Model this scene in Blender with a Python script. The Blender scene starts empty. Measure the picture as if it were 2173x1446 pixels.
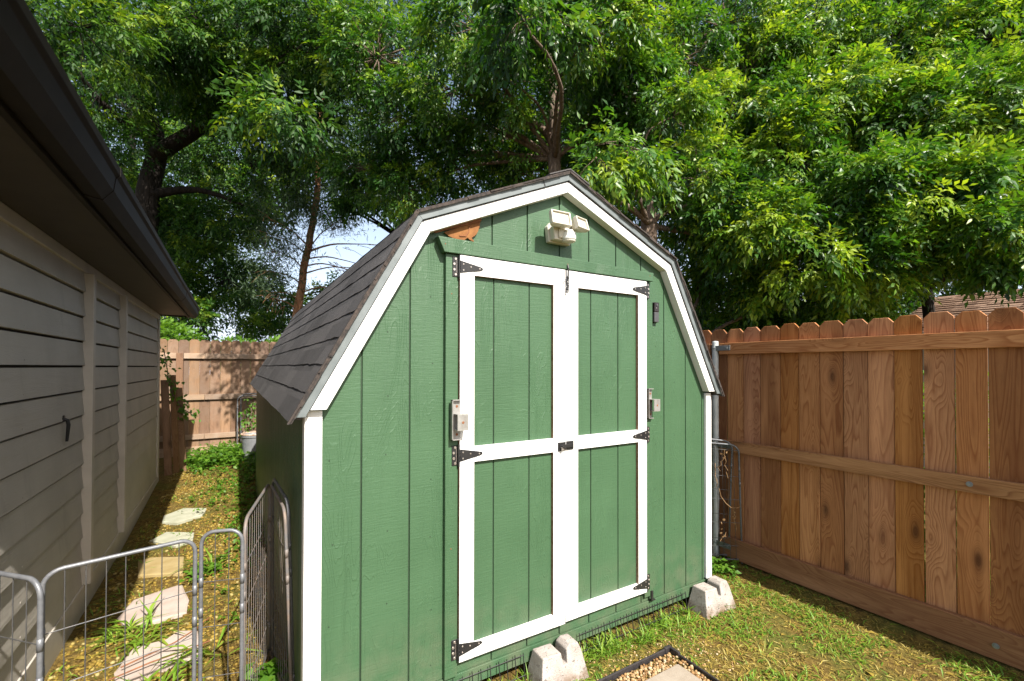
import bpy, math, random
import numpy as np
from mathutils import Vector, Matrix, noise
R = random.Random(7)
NR = np.random.default_rng(11)
S = bpy.context.scene
COL = S.collection
PSI = 0.0233                      # the house and both fences stand turned by this against the shed
CP, SP = math.cos(PSI), math.sin(PSI)
SUN_STRENGTH, SKY_STRENGTH, EXPOSURE = 5.0, .065, 1.1
def hw(X, Y, Z=0.0): return (CP*X - SP*Y, SP*X + CP*Y, Z)
def sm(a, b, x):
    t = min(1.0, max(0.0, (x-a)/(b-a))); return t*t*(3-2*t)
def gz(x, y):
    return 0.13*sm(2.4, 6.4, y) + 0.012*noise.noise((x*1.3, y*1.3, 0.3)) + 0.02*noise.noise((x*.35, y*.35, 5.0))*sm(3, 9, abs(x)+abs(y)) + .040*math.exp(-((x+PSI*y-3.12)/.09)**2)

# ---------------------------------------------------------------- materials
class NT:
    def __init__(s, name):
        s.m = bpy.data.materials.new(name); s.m.use_nodes = True
        s.t = s.m.node_tree; s.n = s.t.nodes; s.l = s.t.links
        s.b = s.n['Principled BSDF']; s.out = s.n['Material Output']
    def node(s, typ, **kw):
        n = s.n.new(typ)
        for k, v in kw.items():
            if k in n.inputs and not hasattr(n, k): s.put(n.inputs[k], v)
            else: setattr(n, k, v)
        return n
    def put(s, sock, v):
        if isinstance(v, bpy.types.NodeSocket): s.l.new(v, sock)
        else: sock.default_value = v
    def math(s, op, a, b=0.0, c=None, clamp=False):
        n = s.n.new('ShaderNodeMath'); n.operation = op; n.use_clamp = clamp
        s.put(n.inputs[0], a); s.put(n.inputs[1], b)
        if c is not None: s.put(n.inputs[2], c)
        return n.outputs[0]
    def coord(s, which='Object'):
        return s.n.new('ShaderNodeTexCoord').outputs[which]
    def mapping(s, vec, scale=(1,1,1), loc=(0,0,0), rot=(0,0,0)):
        n = s.n.new('ShaderNodeMapping'); s.put(n.inputs[0], vec)
        s.put(n.inputs['Location'], loc); n.inputs['Rotation'].default_value = rot; s.put(n.inputs['Scale'], scale)
        return n.outputs[0]
    def noise(s, vec, scale, detail=3, rough=.55, dist=0.0):
        n = s.n.new('ShaderNodeTexNoise'); s.put(n.inputs['Vector'], vec)
        s.put(n.inputs['Scale'], scale); n.inputs['Detail'].default_value = detail
        n.inputs['Roughness'].default_value = rough; n.inputs['Distortion'].default_value = dist
        return n.outputs['Fac']
    def voro(s, vec, scale, feature='F1', out='Distance', rnd=1.0):
        n = s.n.new('ShaderNodeTexVoronoi'); n.feature = feature; s.put(n.inputs['Vector'], vec)
        n.inputs['Scale'].default_value = scale; n.inputs['Randomness'].default_value = rnd
        return n.outputs[out]
    def ramp(s, fac, stops, interp='LINEAR'):
        n = s.n.new('ShaderNodeValToRGB'); s.put(n.inputs[0], fac); r = n.color_ramp; r.interpolation = interp
        while len(r.elements) < len(stops): r.elements.new(0.5)
        for e, (p, c) in zip(r.elements, stops):
            e.position = p; e.color = (c[0], c[1], c[2], 1) if not isinstance(c, (int, float)) else (c, c, c, 1)
        return n.outputs[0]
    def mix(s, fac, a, b, blend='MIX'):
        n = s.n.new('ShaderNodeMix'); n.data_type = 'RGBA'; n.blend_type = blend
        for sock, v in ((n.inputs[0], fac), (n.inputs[6], a), (n.inputs[7], b)):
            if isinstance(v, tuple) and len(v) == 3: v = (*v, 1)
            s.put(sock, v)
        return n.outputs[2]
    def bump(s, h, strength=.3, dist=.005, normal=None):
        n = s.n.new('ShaderNodeBump'); s.put(n.inputs['Height'], h)
        n.inputs['Strength'].default_value = strength; n.inputs['Distance'].default_value = dist
        if normal is not None: s.put(n.inputs['Normal'], normal)
        return n.outputs[0]
    def rnd(s): return s.n.new('ShaderNodeObjectInfo').outputs['Random']
    def sep(s, v):
        n = s.n.new('ShaderNodeSeparateXYZ'); s.put(n.inputs[0], v); return n.outputs
    def comb(s, x, y, z):
        n = s.n.new('ShaderNodeCombineXYZ'); s.put(n.inputs[0], x); s.put(n.inputs[1], y); s.put(n.inputs[2], z); return n.outputs[0]
    def fin(s, color=None, rough=None, normal=None, metal=None, spec=None):
        if color is not None: s.put(s.b.inputs['Base Color'], (*color, 1) if isinstance(color, tuple) and len(color) == 3 else color)
        if rough is not None: s.put(s.b.inputs['Roughness'], rough)
        if normal is not None: s.put(s.b.inputs['Normal'], normal)
        if metal is not None: s.b.inputs['Metallic'].default_value = metal
        if spec is not None: s.b.inputs['Specular IOR Level'].default_value = spec
        return s.m

def mottled(name, c1, c2, scale, rough=.6, bumpd=.002, bscale=None, metal=0, spec=.4, detail=4):
    t = NT(name); v = t.coord()
    n = t.noise(v, scale, detail)
    col = t.mix(t.ramp(n, [(.35, 0), (.65, 1)]), c1, c2)
    nb = t.noise(v, bscale or scale*6, 5, .65)
    return t.fin(col, rough, t.bump(nb, .5, bumpd), metal, spec)

def wood(name, light, mid, dark, axis='Z', across=7.0, lines=34, rough=.75, bumpd=.0012, knots=True, weather=None, vary=.25):
    """sawn softwood: contour lines of a stretched noise give cathedral grain; knots push the contours round them"""
    t = NT(name); v = t.coord('Object'); r = t.rnd()
    off = t.comb(t.math('MULTIPLY', r, 37.0), t.math('MULTIPLY', r, 91.0), t.math('MULTIPLY', r, 17.0))
    sc = {'Z': (1, 1, .09), 'Y': (1, .09, 1), 'X': (.09, 1, 1)}[axis]
    va = t.n.new('ShaderNodeVectorMath'); va.operation = 'ADD'
    t.put(va.inputs[0], t.mapping(v, sc)); t.put(va.inputs[1], off)
    base = t.noise(va.outputs[0], across, 2, .45, .25)
    if knots:
        ks = {'Z': (6.5, 6.5, 2.4), 'Y': (6.5, 2.4, 6.5), 'X': (2.4, 6.5, 6.5)}[axis]
        vk = t.n.new('ShaderNodeVectorMath'); vk.operation = 'ADD'
        t.put(vk.inputs[0], t.mapping(v, ks)); t.put(vk.inputs[1], off)
        d = t.voro(vk.outputs[0], 1.0)
        k = t.ramp(d, [(0, 1), (.12, .75), (.28, .25), (.48, 0)], 'EASE')
        base = t.math('ADD', base, t.math('MULTIPLY', k, .30))
        core = t.ramp(d, [(0, .9), (.06, .8), (.12, .35), (.22, 0)])
    saw = t.math('FRACT', t.math('MULTIPLY', base, float(lines)))
    line = t.ramp(saw, [(0, .0), (.55, .35), (.86, 1), (1, .1)])
    fine = t.noise(t.mapping(va.outputs[0], (60, 60, 60)), 3, 3)
    col = t.mix(t.math('MULTIPLY', line, .92), light, mid)
    col = t.mix(t.math('MULTIPLY', t.ramp(fine, [(.45, 0), (.75, 1)]), .35), col, dark)
    tone = t.noise(va.outputs[0], 2.1, 2)
    col = t.mix(t.ramp(tone, [(.35, 0), (.7, .65)]), col, dark)
    t2 = t.noise(va.outputs[0], 9.0, 3)
    col = t.mix(t.ramp(t2, [(.5, 0), (.72, .5)]), col, tuple(min(1, c*1.25+.02) for c in light))
    if knots: col = t.mix(core, col, tuple(c*.45 for c in dark))
    if weather:
        wn = t.noise(v, 3.5, 4, .6)
        col = t.mix(t.ramp(wn, [(.42, 0), (.62, .8)]), col, weather)
    hsv = t.n.new('ShaderNodeHueSaturation'); t.put(hsv.inputs['Color'], col)
    t.put(hsv.inputs['Hue'], t.math('ADD', t.math('MULTIPLY', t.math('FRACT', t.math('MULTIPLY', r, 7.3)),   .007), .495)); t.put(hsv.inputs['Saturation'], t.math('ADD', t.math('MULTIPLY', t.math('FRACT', t.math('MULTIPLY', r, 3.7)), .16), .92)); t.put(hsv.inputs['Value'], t.math('ADD', t.math('MULTIPLY', r, 2*vary), 1-vary))
    return t.fin(hsv.outputs[0], rough, t.bump(line, .35, bumpd), 0, .25)

M = {}
# painted grooved plywood siding: embossed rough-sawn grain under green paint
def green_paint(name, base):
    t = NT(name); v = t.coord('Object'); r = t.rnd()
    va = t.n.new('ShaderNodeVectorMath'); va.operation = 'ADD'
    t.put(va.inputs[0], v); t.put(va.inputs[1], t.comb(t.math('MULTIPLY', r, 7.0), 0.0, t.math('MULTIPLY', r, 13.0)))
    g = t.noise(t.mapping(va.outputs[0], (1, 1, .16)), 9.0, 2, .4, .3)
    cat = t.ramp(t.math('FRACT', t.math('MULTIPLY', g, 26.0)), [(0, 0), (.7, .3), (.9, 1), (1, 0)])
    rip = t.noise(t.mapping(va.outputs[0], (14, 14, 130), rot=(0, .12, 0)), 1.0, 3, .6, .4)
    fib = t.noise(t.mapping(va.outputs[0], (220, 220, 16)), 1.0, 3, .6)
    gate = t.ramp(t.noise(va.outputs[0], 3.0, 2), [(.42, 0), (.58, 1)])
    h = t.math('ADD', t.math('MULTIPLY', cat, t.math('MULTIPLY', gate, .7)), t.math('ADD', t.math('MULTIPLY', rip, .8), t.math('MULTIPLY', fib, .45)))
    big = t.noise(v, 2.2, 3)
    col = t.mix(t.ramp(big, [(.35, 0), (.7, 1)]), base, tuple(c*1.13 + .004 for c in base))
    chalk = t.ramp(t.noise(v, 55, 4, .7), [(.62, 0), (.78, .35)])
    col = t.mix(chalk, col, tuple(min(1, c*1.35+.02) for c in base))
    strk = t.ramp(t.noise(t.mapping(v, (22, 22, .9)), 1.0, 4, .6), [(.52, 0), (.75, .30)])
    col = t.mix(strk, col, tuple(c*.80 for c in base))
    zz = t.sep(v)[2]
    dirt = t.math('MULTIPLY', t.ramp(zz, [(.07, .5), (.5, 0)]), t.ramp(t.noise(v, 9, 4), [(.4, 0), (.65, 1)]))
    col = t.mix(dirt, col, (.13, .13, .085))
    return t.fin(col, .48, t.bump(h, .62, .0026), 0, .42)
M['green'] = green_paint('green_siding_paint', (.041, .091, .043))
M['white'] = mottled('white_trim_paint', (.80, .80, .79), (.74, .74, .72), 5, .45, .0006, 60)
def whitepaint():
    t = NT('white_trim_paint'); v = t.coord('Object')
    col = t.mix(t.ramp(t.noise(v, 4, 4), [(.4, 0), (.7, 1)]), (.74, .74, .73), (.64, .63, .605))
    chip = t.ramp(t.noise(v, 46, 5, .75), [(.705, 0), (.72, 1)])
    col = t.mix(chip, col, (.30, .20, .13))
    low = t.math('MULTIPLY', t.ramp(t.sep(v)[2], [(.14, .6), (.50, 0)]), t.ramp(t.noise(v, 14, 5), [(.42, 0), (.7, 1)]))
    col = t.mix(low, col, (.36, .33, .24))
    br = t.noise(t.mapping(v, (90, 90, 5)), 1, 3)
    return t.fin(col, .5, t.bump(br, .4, .0008), 0, .35)
M['white'] = whitepaint()
M['board_edge'] = mottled('bare_board_edge', (.22, .115, .065), (.34, .22, .15), 40, .85, .0006)
M['groove'] = mottled('groove_paint', (.018, .038, .019), (.024, .046, .023), 8, .7)
def shingle(name, a, b, c, tab=.30):
    t = NT(name); v = t.coord('Object'); x, y, z = t.sep(v)[0:3]
    s = t.math('FLOOR', t.math('DIVIDE', z, .108))
    wn = t.n.new('ShaderNodeTexWhiteNoise'); wn.noise_dimensions = '2D'
    yy = t.math('FLOOR', t.math('DIVIDE', t.math('ADD', y, t.math('MULTIPLY', s, .137)), tab))
    t.put(wn.inputs['Vector'], t.comb(yy, s, 0.0))
    col = t.ramp(wn.outputs['Value'], [(0, a), (.5, b), (1, c)])
    gr = t.noise(v, 420, 2, .7)
    sp = t.ramp(gr, [(.32, .35), (.5, 1), (.70, 2.0)])
    col = t.mix(1.0, col, sp, 'MULTIPLY')
    big = t.noise(v, 6, 3)
    col = t.mix(t.ramp(big, [(.4, 0), (.75, .4)]), col, c)
    return t.fin(col, .9, t.bump(gr, .7, .0025), 0, .25)
M['shingle'] = shingle('charcoal_shingles', (.042, .040, .040), (.060, .057, .057), (.085, .080, .079))
M['shingle_edge'] = mottled('shingle_edge', (.024, .021, .020), (.065, .050, .042), 60, .95, .003, 200)
M['brown_shingle'] = shingle('brown_shingles', (.10, .058, .038), (.17, .105, .070), (.22, .145, .105), .22)
M['galv'] = mottled('galvanised_steel', (.27, .285, .285), (.19, .21, .21), 18, .45, .0004, 80, .5, .4)
M['post'] = mottled('grey_galvanised_tube', (.56, .59, .585), (.44, .47, .465), 14, .5, .0004, 60, .1, .4)
M['drip'] = mottled('zinc_drip_edge', (.165, .185, .188), (.12, .138, .14), 12, .5, .0004, 60, .1, .35)
M['gap'] = mottled('lap_shadow_tone', (.050, .043, .036), (.065, .056, .047), 9, .9, .0004)  # dark core colour stands in for the shadow line under each lap
M['alu'] = mottled('cast_metal', (.33, .325, .305), (.24, .225, .205), 34, .45, .0008, 90, .4, .5)
M['black'] = mottled('black_enamel', (.012, .012, .013), (.02, .019, .018), 20, .45, .0005)
M['screw'] = mottled('screw_heads', (.5, .46, .42), (.35, .3, .26), 90, .4, .0002, None, .8)
M['rust'] = mottled('rusty_steel', (.16, .062, .020), (.24, .105, .032), 26, .9, .0015, 90)
M['rust2'] = mottled('dark_rusty_steel', (.16, .060, .025), (.24, .10, .045), 26, .9, .0015, 90)
M['cream'] = mottled('aged_cream_plastic', (.58, .55, .47), (.53, .50, .42), 9, .42, .0003)
M['lens'] = mottled('frosted_lens', (.52, .48, .40), (.46, .42, .35), 30, .25, .0006, 150)
M['dome'] = mottled('sensor_lens', (.80, .80, .78), (.74, .74, .74), 14, .3, .0003)
M['bell'] = mottled('black_plastic', (.016, .011, .011), (.022, .015, .015), 8, .25, .0002)
M['bell2'] = mottled('charcoal_plastic', (.05, .05, .052), (.06, .06, .062), 8, .4, .0002)
def lap(name, c1, c2):
    t = NT(name); v = t.coord('Object')
    g = t.noise(t.mapping(v, (1, .12, 1)), 16, 2, .5, .3)
    ln = t.ramp(t.math('FRACT', t.math('MULTIPLY', g, 16.0)), [(0, 0), (.8, .6), (.92, 1), (1, 0)])
    fib = t.noise(t.mapping(v, (160, 8, 160)), 1, 3)
    col = t.mix(t.ramp(t.noise(v, 3, 4), [(.35, 0), (.7, 1)]), c1, c2)
    stain = t.ramp(t.noise(t.mapping(v, (1, 5, .8)), 1.6, 4), [(.6, 0), (.75, .35)])
    col = t.mix(stain, col, tuple(c*.6 for c in c1))
    return t.fin(col, .6, t.bump(t.math('ADD', ln, fib), .35, .0015), 0, .35)
M['lap'] = lap('taupe_lap_siding', (.37, .338, .295), (.43, .395, .345))
M['taupe'] = mottled('taupe_trim_paint', (.41, .37, .32), (.47, .425, .37), 7, .55, .0008)
M['soffit'] = mottled('brown_soffit_paint', (.030, .021, .016), (.038, .028, .021), 6, .6, .0006)
M['gutter'] = mottled('dark_brown_gutter', (.011, .008, .006), (.016, .012, .009), 10, .6, .0004, spec=.12)
M['houseroof'] = shingle('house_roof_shingles', (.06, .05, .045), (.08, .07, .06), (.11, .095, .08))
M['picket'] = wood('cedar_picket_wood', (.48, .226, .088), (.27, .096, .030), (.14, .050, .018), 'Z', 6.0, 28, vary=.30)
M['rail'] = wood('cedar_rail_wood', (.46, .23, .098), (.27, .106, .037), (.15, .055, .020), 'Y', 7.0, 26)
M['oldpicket'] = wood('weathered_picket_wood', (.26, .16, .095), (.175, .102, .060), (.13, .076, .046), 'Z', 6.0, 24, weather=(.22, .155, .108))
M['oldrail'] = wood('weathered_rail_wood', (.36, .25, .17), (.26, .175, .115), (.20, .13, .085), 'X', 7.0, 22, weather=(.30, .23, .175))
M['oldboard'] = wood('shade_toned_board', (.20, .115, .06), (.13, .066, .032), (.09, .045, .022), 'Z', 6.0, 24)  # tones darkened to carry the deep shade at the house corner
def concrete():
    t = NT('pale_concrete'); v = t.coord('Object')
    col = t.mix(t.ramp(t.noise(v, 12, 5), [(.35, 0), (.68, 1)]), (.30, .262, .234), (.40, .36, .33))
    pit = t.ramp(t.noise(v, 70, 4, .7), [(.60, 0), (.70, 1)]); col = t.mix(pit, col, (.19, .16, .138))
    soil = t.math('MULTIPLY', t.ramp(t.sep(v)[2], [(.01, 1), (.075, 0)]), t.ramp(t.noise(v, 22, 5), [(.36, 0), (.58, 1)]))
    col = t.mix(soil, col, (.15, .095, .055))
    hh = t.math('ADD', t.math('MULTIPLY', pit, -1.2), t.math('ADD', t.noise(v, 160, 4, .7), t.noise(v, 20, 4, .6)))
    return t.fin(col, .92, t.bump(hh, .8, .005), 0, .2)
M['concrete'] = concrete()
M['stone_pink'] = mottled('pink_flagstone', (.36, .285, .24), (.43, .355, .31), 10, .9, .004, 40, spec=.2)
M['stone_tan'] = mottled('tan_flagstone', (.28, .205, .085), (.34, .26, .125), 10, .9, .004, 40, spec=.2)
M['stone_grey'] = mottled('pale_green_flagstone', (.31, .31, .225), (.38, .375, .285), 10, .9, .004, 40, spec=.2)
M['paver'] = mottled('square_paver_concrete', (.26, .215, .168), (.30, .255, .205), 20, .9, .0012, 150, spec=.2)
M['edging'] = mottled('black_plastic_edging', (.022, .019, .020), (.034, .030, .030), 30, .5, .001)
M['penmetal'] = mottled('grey_hammered_steel', (.12, .124, .134), (.16, .164, .172), 60, .42, .0006, 250, .25, .5)
M['penrust'] = mottled('grey_steel_with_rust', (.15, .145, .145), (.20, .155, .125), 25, .6, .0008, 120, .2, .4)
M['wire'] = mottled('dark_wire', (.07, .072, .075), (.11, .105, .10), 40, .45, .0003, None, .4)
M['can'] = mottled('grey_can_plastic', (.20, .205, .21), (.16, .165, .17), 7, .5, .0008)
M['canrim'] = mottled('rusty_can_rim', (.55, .45, .36), (.36, .18, .09), 22, .6, .0008)
M['dry'] = mottled('dry_vine', (.20, .11, .045), (.28, .17, .08), 40, .8, .0006)
def bark(name, a, b, sc=14):
    t = NT(name); v = t.coord('Object')
    n = t.noise(t.mapping(v, (1, 1, .22)), sc, 5, .65, .4)
    vr = t.voro(t.mapping(v, (1, 1, .2)), sc*1.6, 'DISTANCE_TO_EDGE')
    h = t.math('ADD', n, t.ramp(vr, [(0, 0), (.12, .6)]))
    col = t.mix(t.ramp(n, [(.35, 0), (.65, 1)]), a, b)
    return t.fin(col, .95, t.bump(h, .9, .02), 0, .15)
M['bark'] = bark('grey_brown_bark', (.115, .08, .06), (.20, .15, .115))
M['bark_dark'] = bark('shaded_bark', (.012, .010, .008), (.024, .019, .016), 8)  # near-black tone puts the shade on the trunks into their colour
M['bark_red'] = bark('reddish_bark', (.23, .105, .055), (.34, .18, .10), 12)
def leafmat(name, ramp_stops, trans, tfac=.27, rough=.42, spec=.40):
    t = NT(name)
    at = t.n.new('ShaderNodeAttribute'); at.attribute_name = 'tint'
    col = t.ramp(at.outputs['Fac'], ramp_stops)
    t.fin(col, rough, None, 0, spec)
    tr = t.n.new('ShaderNodeBsdfTranslucent')
    t.put(tr.inputs['Color'], t.mix(1.0, col, (*trans, 1), 'MULTIPLY'))
    mx = t.n.new('ShaderNodeMixShader'); mx.inputs[0].default_value = tfac
    t.l.new(t.b.outputs[0], mx.inputs[1]); t.l.new(tr.outputs[0], mx.inputs[2]); t.l.new(mx.outputs[0], t.out.inputs[0])
    return t.m
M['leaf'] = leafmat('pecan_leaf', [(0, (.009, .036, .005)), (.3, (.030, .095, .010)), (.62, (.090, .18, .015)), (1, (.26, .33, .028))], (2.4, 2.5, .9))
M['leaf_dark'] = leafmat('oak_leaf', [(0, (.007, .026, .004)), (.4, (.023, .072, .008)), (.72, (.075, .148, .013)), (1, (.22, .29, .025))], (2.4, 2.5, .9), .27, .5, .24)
M['needle'] = leafmat('cedar_needle', [(0, (.02, .045, .02)), (.6, (.045, .08, .03)), (1, (.07, .11, .04))], (1.5, 1.5, 1), .15, .6)
M['weed'] = leafmat('weed_leaf', [(0, (.035, .095, .008)), (.5, (.070, .165, .012)), (1, (.12, .22, .02))], (2.2, 2.2, 1.0), .35, .5)
M['grass'] = leafmat('grass_blade', [(0, (.065, .145, .012)), (.5, (.125, .24, .020)), (.85, (.20, .30, .030)), (1, (.27, .26, .06))], (2.0, 2.0, 1.0), .3, .5)
M['thatch'] = leafmat('dry_thatch_blade', [(0, (.11, .070, .014)), (.4, (.27, .19, .030)), (.75, (.38, .29, .052)), (1, (.46, .39, .14))], (1.2, 1.1, .8), .12, .7)
def pebblemat(name, stops):
    t = NT(name)
    at = t.n.new('ShaderNodeAttribute'); at.attribute_name = 'tint'
    col = t.ramp(at.outputs['Fac'], stops)
    n = t.noise(t.coord(), 160, 3)
    col = t.mix(1.0, col, t.ramp(n, [(.3, .75), (.7, 1.15)]), 'MULTIPLY')
    return t.fin(col, .75, None, 0, .3)
M['pebble'] = pebblemat('tan_pea_gravel', [(0, (.19, .095, .034)), (.4, (.30, .178, .074)), (.75, (.38, .26, .13)), (1, (.50, .40, .27))])
M['chip'] = pebblemat('golden_gravel', [(0, (.075, .043, .008)), (.4, (.19, .122, .018)), (.8, (.28, .19, .032)), (1, (.33, .27, .11))])
def groundmat():
    t = NT('bare_soil_and_thatch'); v = t.coord('Object')
    n1 = t.noise(v, 2.3, 5, .6); n2 = t.noise(v, 28, 5, .7); n3 = t.noise(v, 140, 3, .7)
    col = t.mix(t.ramp(n2, [(.38, 0), (.62, 1)]), (.075, .046, .014), (.22, .148, .038))
    col = t.mix(t.ramp(n1, [(.45, 0), (.62, .75)]), col, (.10, .115, .022))
    col = t.mix(t.ramp(n3, [(.62, 0), (.72, .8)]), col, (.30, .21, .06))
    h = t.math('ADD', n2, t.math('MULTIPLY', n3, .6))
    return t.fin(col, .95, t.bump(h, .9, .02), 0, .15)
M['ground'] = groundmat()

# ---------------------------------------------------------------- mesh helpers
class MB:
    def __init__(s): s.v = []; s.f = []; s.mi = []
    def add(s, vs, fs, mi=0):
        o = len(s.v); s.v += [tuple(p) for p in vs]
        for f in fs: s.f.append(tuple(i+o for i in f)); s.mi.append(mi)
        return s
    def box(s, x0, x1, y0, y1, z0, z1, mi=0, xf=None):
        vs = [(x, y, z) for z in (z0, z1) for y in (y0, y1) for x in (x0, x1)]
        if xf: vs = [xf(p) for p in vs]
        return s.add(vs, [(0,2,3,1), (4,5,7,6), (0,1,5,4), (2,6,7,3), (0,4,6,2), (1,3,7,5)], mi)
    def prism(s, pts, d, mi=0):
        """closed polygon pts (3-D, any plane) pushed by vector d"""
        n = len(pts); d = Vector(d); a = [Vector(p) for p in pts]
        nor = sum(((a[i]-a[0]).cross(a[(i+1) % n]-a[0]) for i in range(n)), Vector())
        if nor.dot(d) > 0: a.reverse()
        vs = a + [p+d for p in a]
        return s.add(vs, [tuple(range(n)), tuple(range(2*n-1, n-1, -1))] + [(i, i+n, (i+1) % n+n, (i+1) % n) for i in range(n)], mi)
    def tube(s, pts, r, n=6, mi=0, caps=True):
        pts = [Vector(p) for p in pts]; m = len(pts)
        rs = r if isinstance(r, (list, tuple)) else [r]*m
        t0 = (pts[1]-pts[0]).normalized()
        u = t0.cross(Vector((0.31, 0.2, 1)) if abs(t0.z) < .9 else Vector((1, 0.1, 0))).normalized()
        vs = []
        for i, p in enumerate(pts):
            t = (pts[min(i+1, m-1)]-pts[max(i-1, 0)]).normalized()
            u = (u - t*u.dot(t)).normalized(); w = t.cross(u)
            for k in range(n):
                a = 2*math.pi*k/n
                vs.append(p + (u*math.cos(a) + w*math.sin(a))*rs[i])
        fs = [(i*n+k, i*n+(k+1) % n, (i+1)*n+(k+1) % n, (i+1)*n+k) for i in range(m-1) for k in range(n)]
        if caps: fs += [tuple(range(n-1, -1, -1)), tuple(range((m-1)*n, m*n))]
        return s.add(vs, fs, mi)
    def cyl(s, c, axis, r, L, n=16, mi=0):
        a = Vector(axis).normalized(); c = Vector(c)
        return s.tube([c, c+a*L], r, n, mi)
    def lathe(s, prof, c, n=24, mi=0):
        vs = []; fs = []
        for (r, z) in prof:
            for k in range(n):
                a = 2*math.pi*k/n; vs.append((c[0]+r*math.cos(a), c[1]+r*math.sin(a), c[2]+z))
        for i in range(len(prof)-1):
            for k in range(n): fs.append((i*n+k, i*n+(k+1) % n, (i+1)*n+(k+1) % n, (i+1)*n+k))
        fs.append(tuple(range(n-1, -1, -1))); fs.append(tuple(range((len(prof)-1)*n, len(prof)*n)))
        return s.add(vs, fs, mi)
    def build(s, name, mat, parent=None, loc=(0,0,0), bevel=0, smooth=False, seg=2):
        me = bpy.data.meshes.new(name); L = Vector(loc)
        me.from_pydata([tuple(Vector(p)-L) for p in s.v] if L.length else s.v, [], s.f)
        mats = mat if isinstance(mat, list) else [mat]
        for m in mats: me.materials.append(M[m])
        if len(mats) > 1: me.polygons.foreach_set('material_index', s.mi)
        if smooth: me.polygons.foreach_set('use_smooth', [True]*len(me.polygons))
        me.update()
        o = bpy.data.objects.new(name, me); COL.objects.link(o); o.location = loc
        if parent: o.parent = parent
        if bevel:
            b = o.modifiers.new('edge', 'BEVEL'); b.width = bevel; b.segments = seg; b.limit_method = 'ANGLE'; b.angle_limit = .6
        return o
def npmesh(name, verts, faces, mat, parent=None, tint=None, smooth=False):
    """verts (N,3), faces (F,k) as arrays"""
    me = bpy.data.meshes.new(name); F, k = faces.shape
    me.vertices.add(len(verts)); me.vertices.foreach_set('co', np.ascontiguousarray(verts, np.float32).ravel())
    me.loops.add(F*k); me.loops.foreach_set('vertex_index', np.ascontiguousarray(faces, np.int32).ravel())
    me.polygons.add(F); me.polygons.foreach_set('loop_start', np.arange(0, F*k, k, dtype=np.int32))
    if smooth: me.polygons.foreach_set('use_smooth', np.ones(F, bool))
    if tint is not None:
        a = me.attributes.new('tint', 'FLOAT', 'POINT'); a.data.foreach_set('value', np.ascontiguousarray(tint, np.float32))
    me.materials.append(M[mat]); me.update(); me.validate()
    o = bpy.data.objects.new(name, me); COL.objects.link(o)
    if parent: o.parent = parent
    return o
def thing(name, label, cat, loc=(0,0,0), rz=0.0, group=None):
    o = bpy.data.objects.new(name, None); COL.objects.link(o); o.location = loc; o.rotation_euler = (0, 0, rz)
    o.empty_display_size = .1
    return tag(o, label, cat, group)
def tag(o, label=None, cat=None, group=None, kind=None):
    if label: o['label'] = label
    if cat: o['category'] = cat
    if group: o['group'] = group
    if kind: o['kind'] = kind
    return o
def copy_tree(o, parent=None):
    c = o.copy(); COL.objects.link(c)
    if parent: c.parent = parent
    for ch in list(o.children): copy_tree(ch, c)
    return c

# ---------------------------------------------------------------- camera
cam = bpy.data.cameras.new('camera'); co = bpy.data.objects.new('camera', cam); COL.objects.link(co)
yaw, pitch, roll = .5382, .0109, .0017
fw = Vector((math.sin(yaw), math.cos(yaw), 0)); rt = Vector((math.cos(yaw), -math.sin(yaw), 0)); up = Vector((0, 0, 1))
fw, up = fw*math.cos(pitch)+up*math.sin(pitch), up*math.cos(pitch)-fw*math.sin(pitch)
rt, up = rt*math.cos(roll)+up*math.sin(roll), up*math.cos(roll)-rt*math.sin(roll)
CAM = Vector((-.1984, -1.8699, 1.5319))
co.matrix_world = Matrix(((rt.x, up.x, -fw.x, CAM.x), (rt.y, up.y, -fw.y, CAM.y), (rt.z, up.z, -fw.z, CAM.z), (0, 0, 0, 1)))
cam.sensor_width = 36; cam.lens = 36*942.2/2173; cam.shift_y = (768.8-723)/2173
cam.clip_start = .05; cam.clip_end = 500
cam.dof.use_dof = True; cam.dof.focus_distance = 2.5; cam.dof.aperture_fstop = 3.5
S.camera = co

# ---------------------------------------------------------------- light
w = bpy.data.worlds.new('World'); S.world = w; w.use_nodes = True
sky = w.node_tree.nodes.new('ShaderNodeTexSky'); sky.sky_type = 'NISHITA'; sky.sun_disc = False
SUN = Vector((.11, -1, 1.0)).normalized()
sky.sun_elevation = math.asin(SUN.z); sky.sun_rotation = math.atan2(SUN.x, SUN.y)
sky.air_density = 1.3; sky.dust_density = 4.0; sky.ozone_density = 1.0
_n, _l = w.node_tree.nodes, w.node_tree.links           # pale summer haze low in the sky
_g = _n.new('ShaderNodeTexCoord'); _s = _n.new('ShaderNodeSeparateXYZ'); _l.new(_g.outputs['Generated'], _s.inputs[0])
_r = _n.new('ShaderNodeValToRGB'); _l.new(_s.outputs[2], _r.inputs[0]); _e = _r.color_ramp.elements
_e[0].position = 0.0; _e[0].color = (6.0, 6.9, 8.9, 1); _e[1].position = .62; _e[1].color = (0, 0, 0, 1)
_m = _n.new('ShaderNodeMix'); _m.data_type = 'RGBA'; _m.blend_type = 'ADD'; _m.inputs[0].default_value = 1.0
_l.new(sky.outputs[0], _m.inputs[6]); _l.new(_r.outputs[0], _m.inputs[7]); _l.new(_m.outputs[2], _n['Background'].inputs[0])
w.node_tree.nodes['Background'].inputs[1].default_value = SKY_STRENGTH
sl = bpy.data.lights.new('sun', 'SUN'); sl.energy = SUN_STRENGTH; sl.angle = math.radians(.55); sl.color = (1, .955, .88)
so = bpy.data.objects.new('sun', sl); COL.objects.link(so); so.rotation_euler = SUN.to_track_quat('Z', 'Y').to_euler(); so.location = (2, -10, 12)
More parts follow.
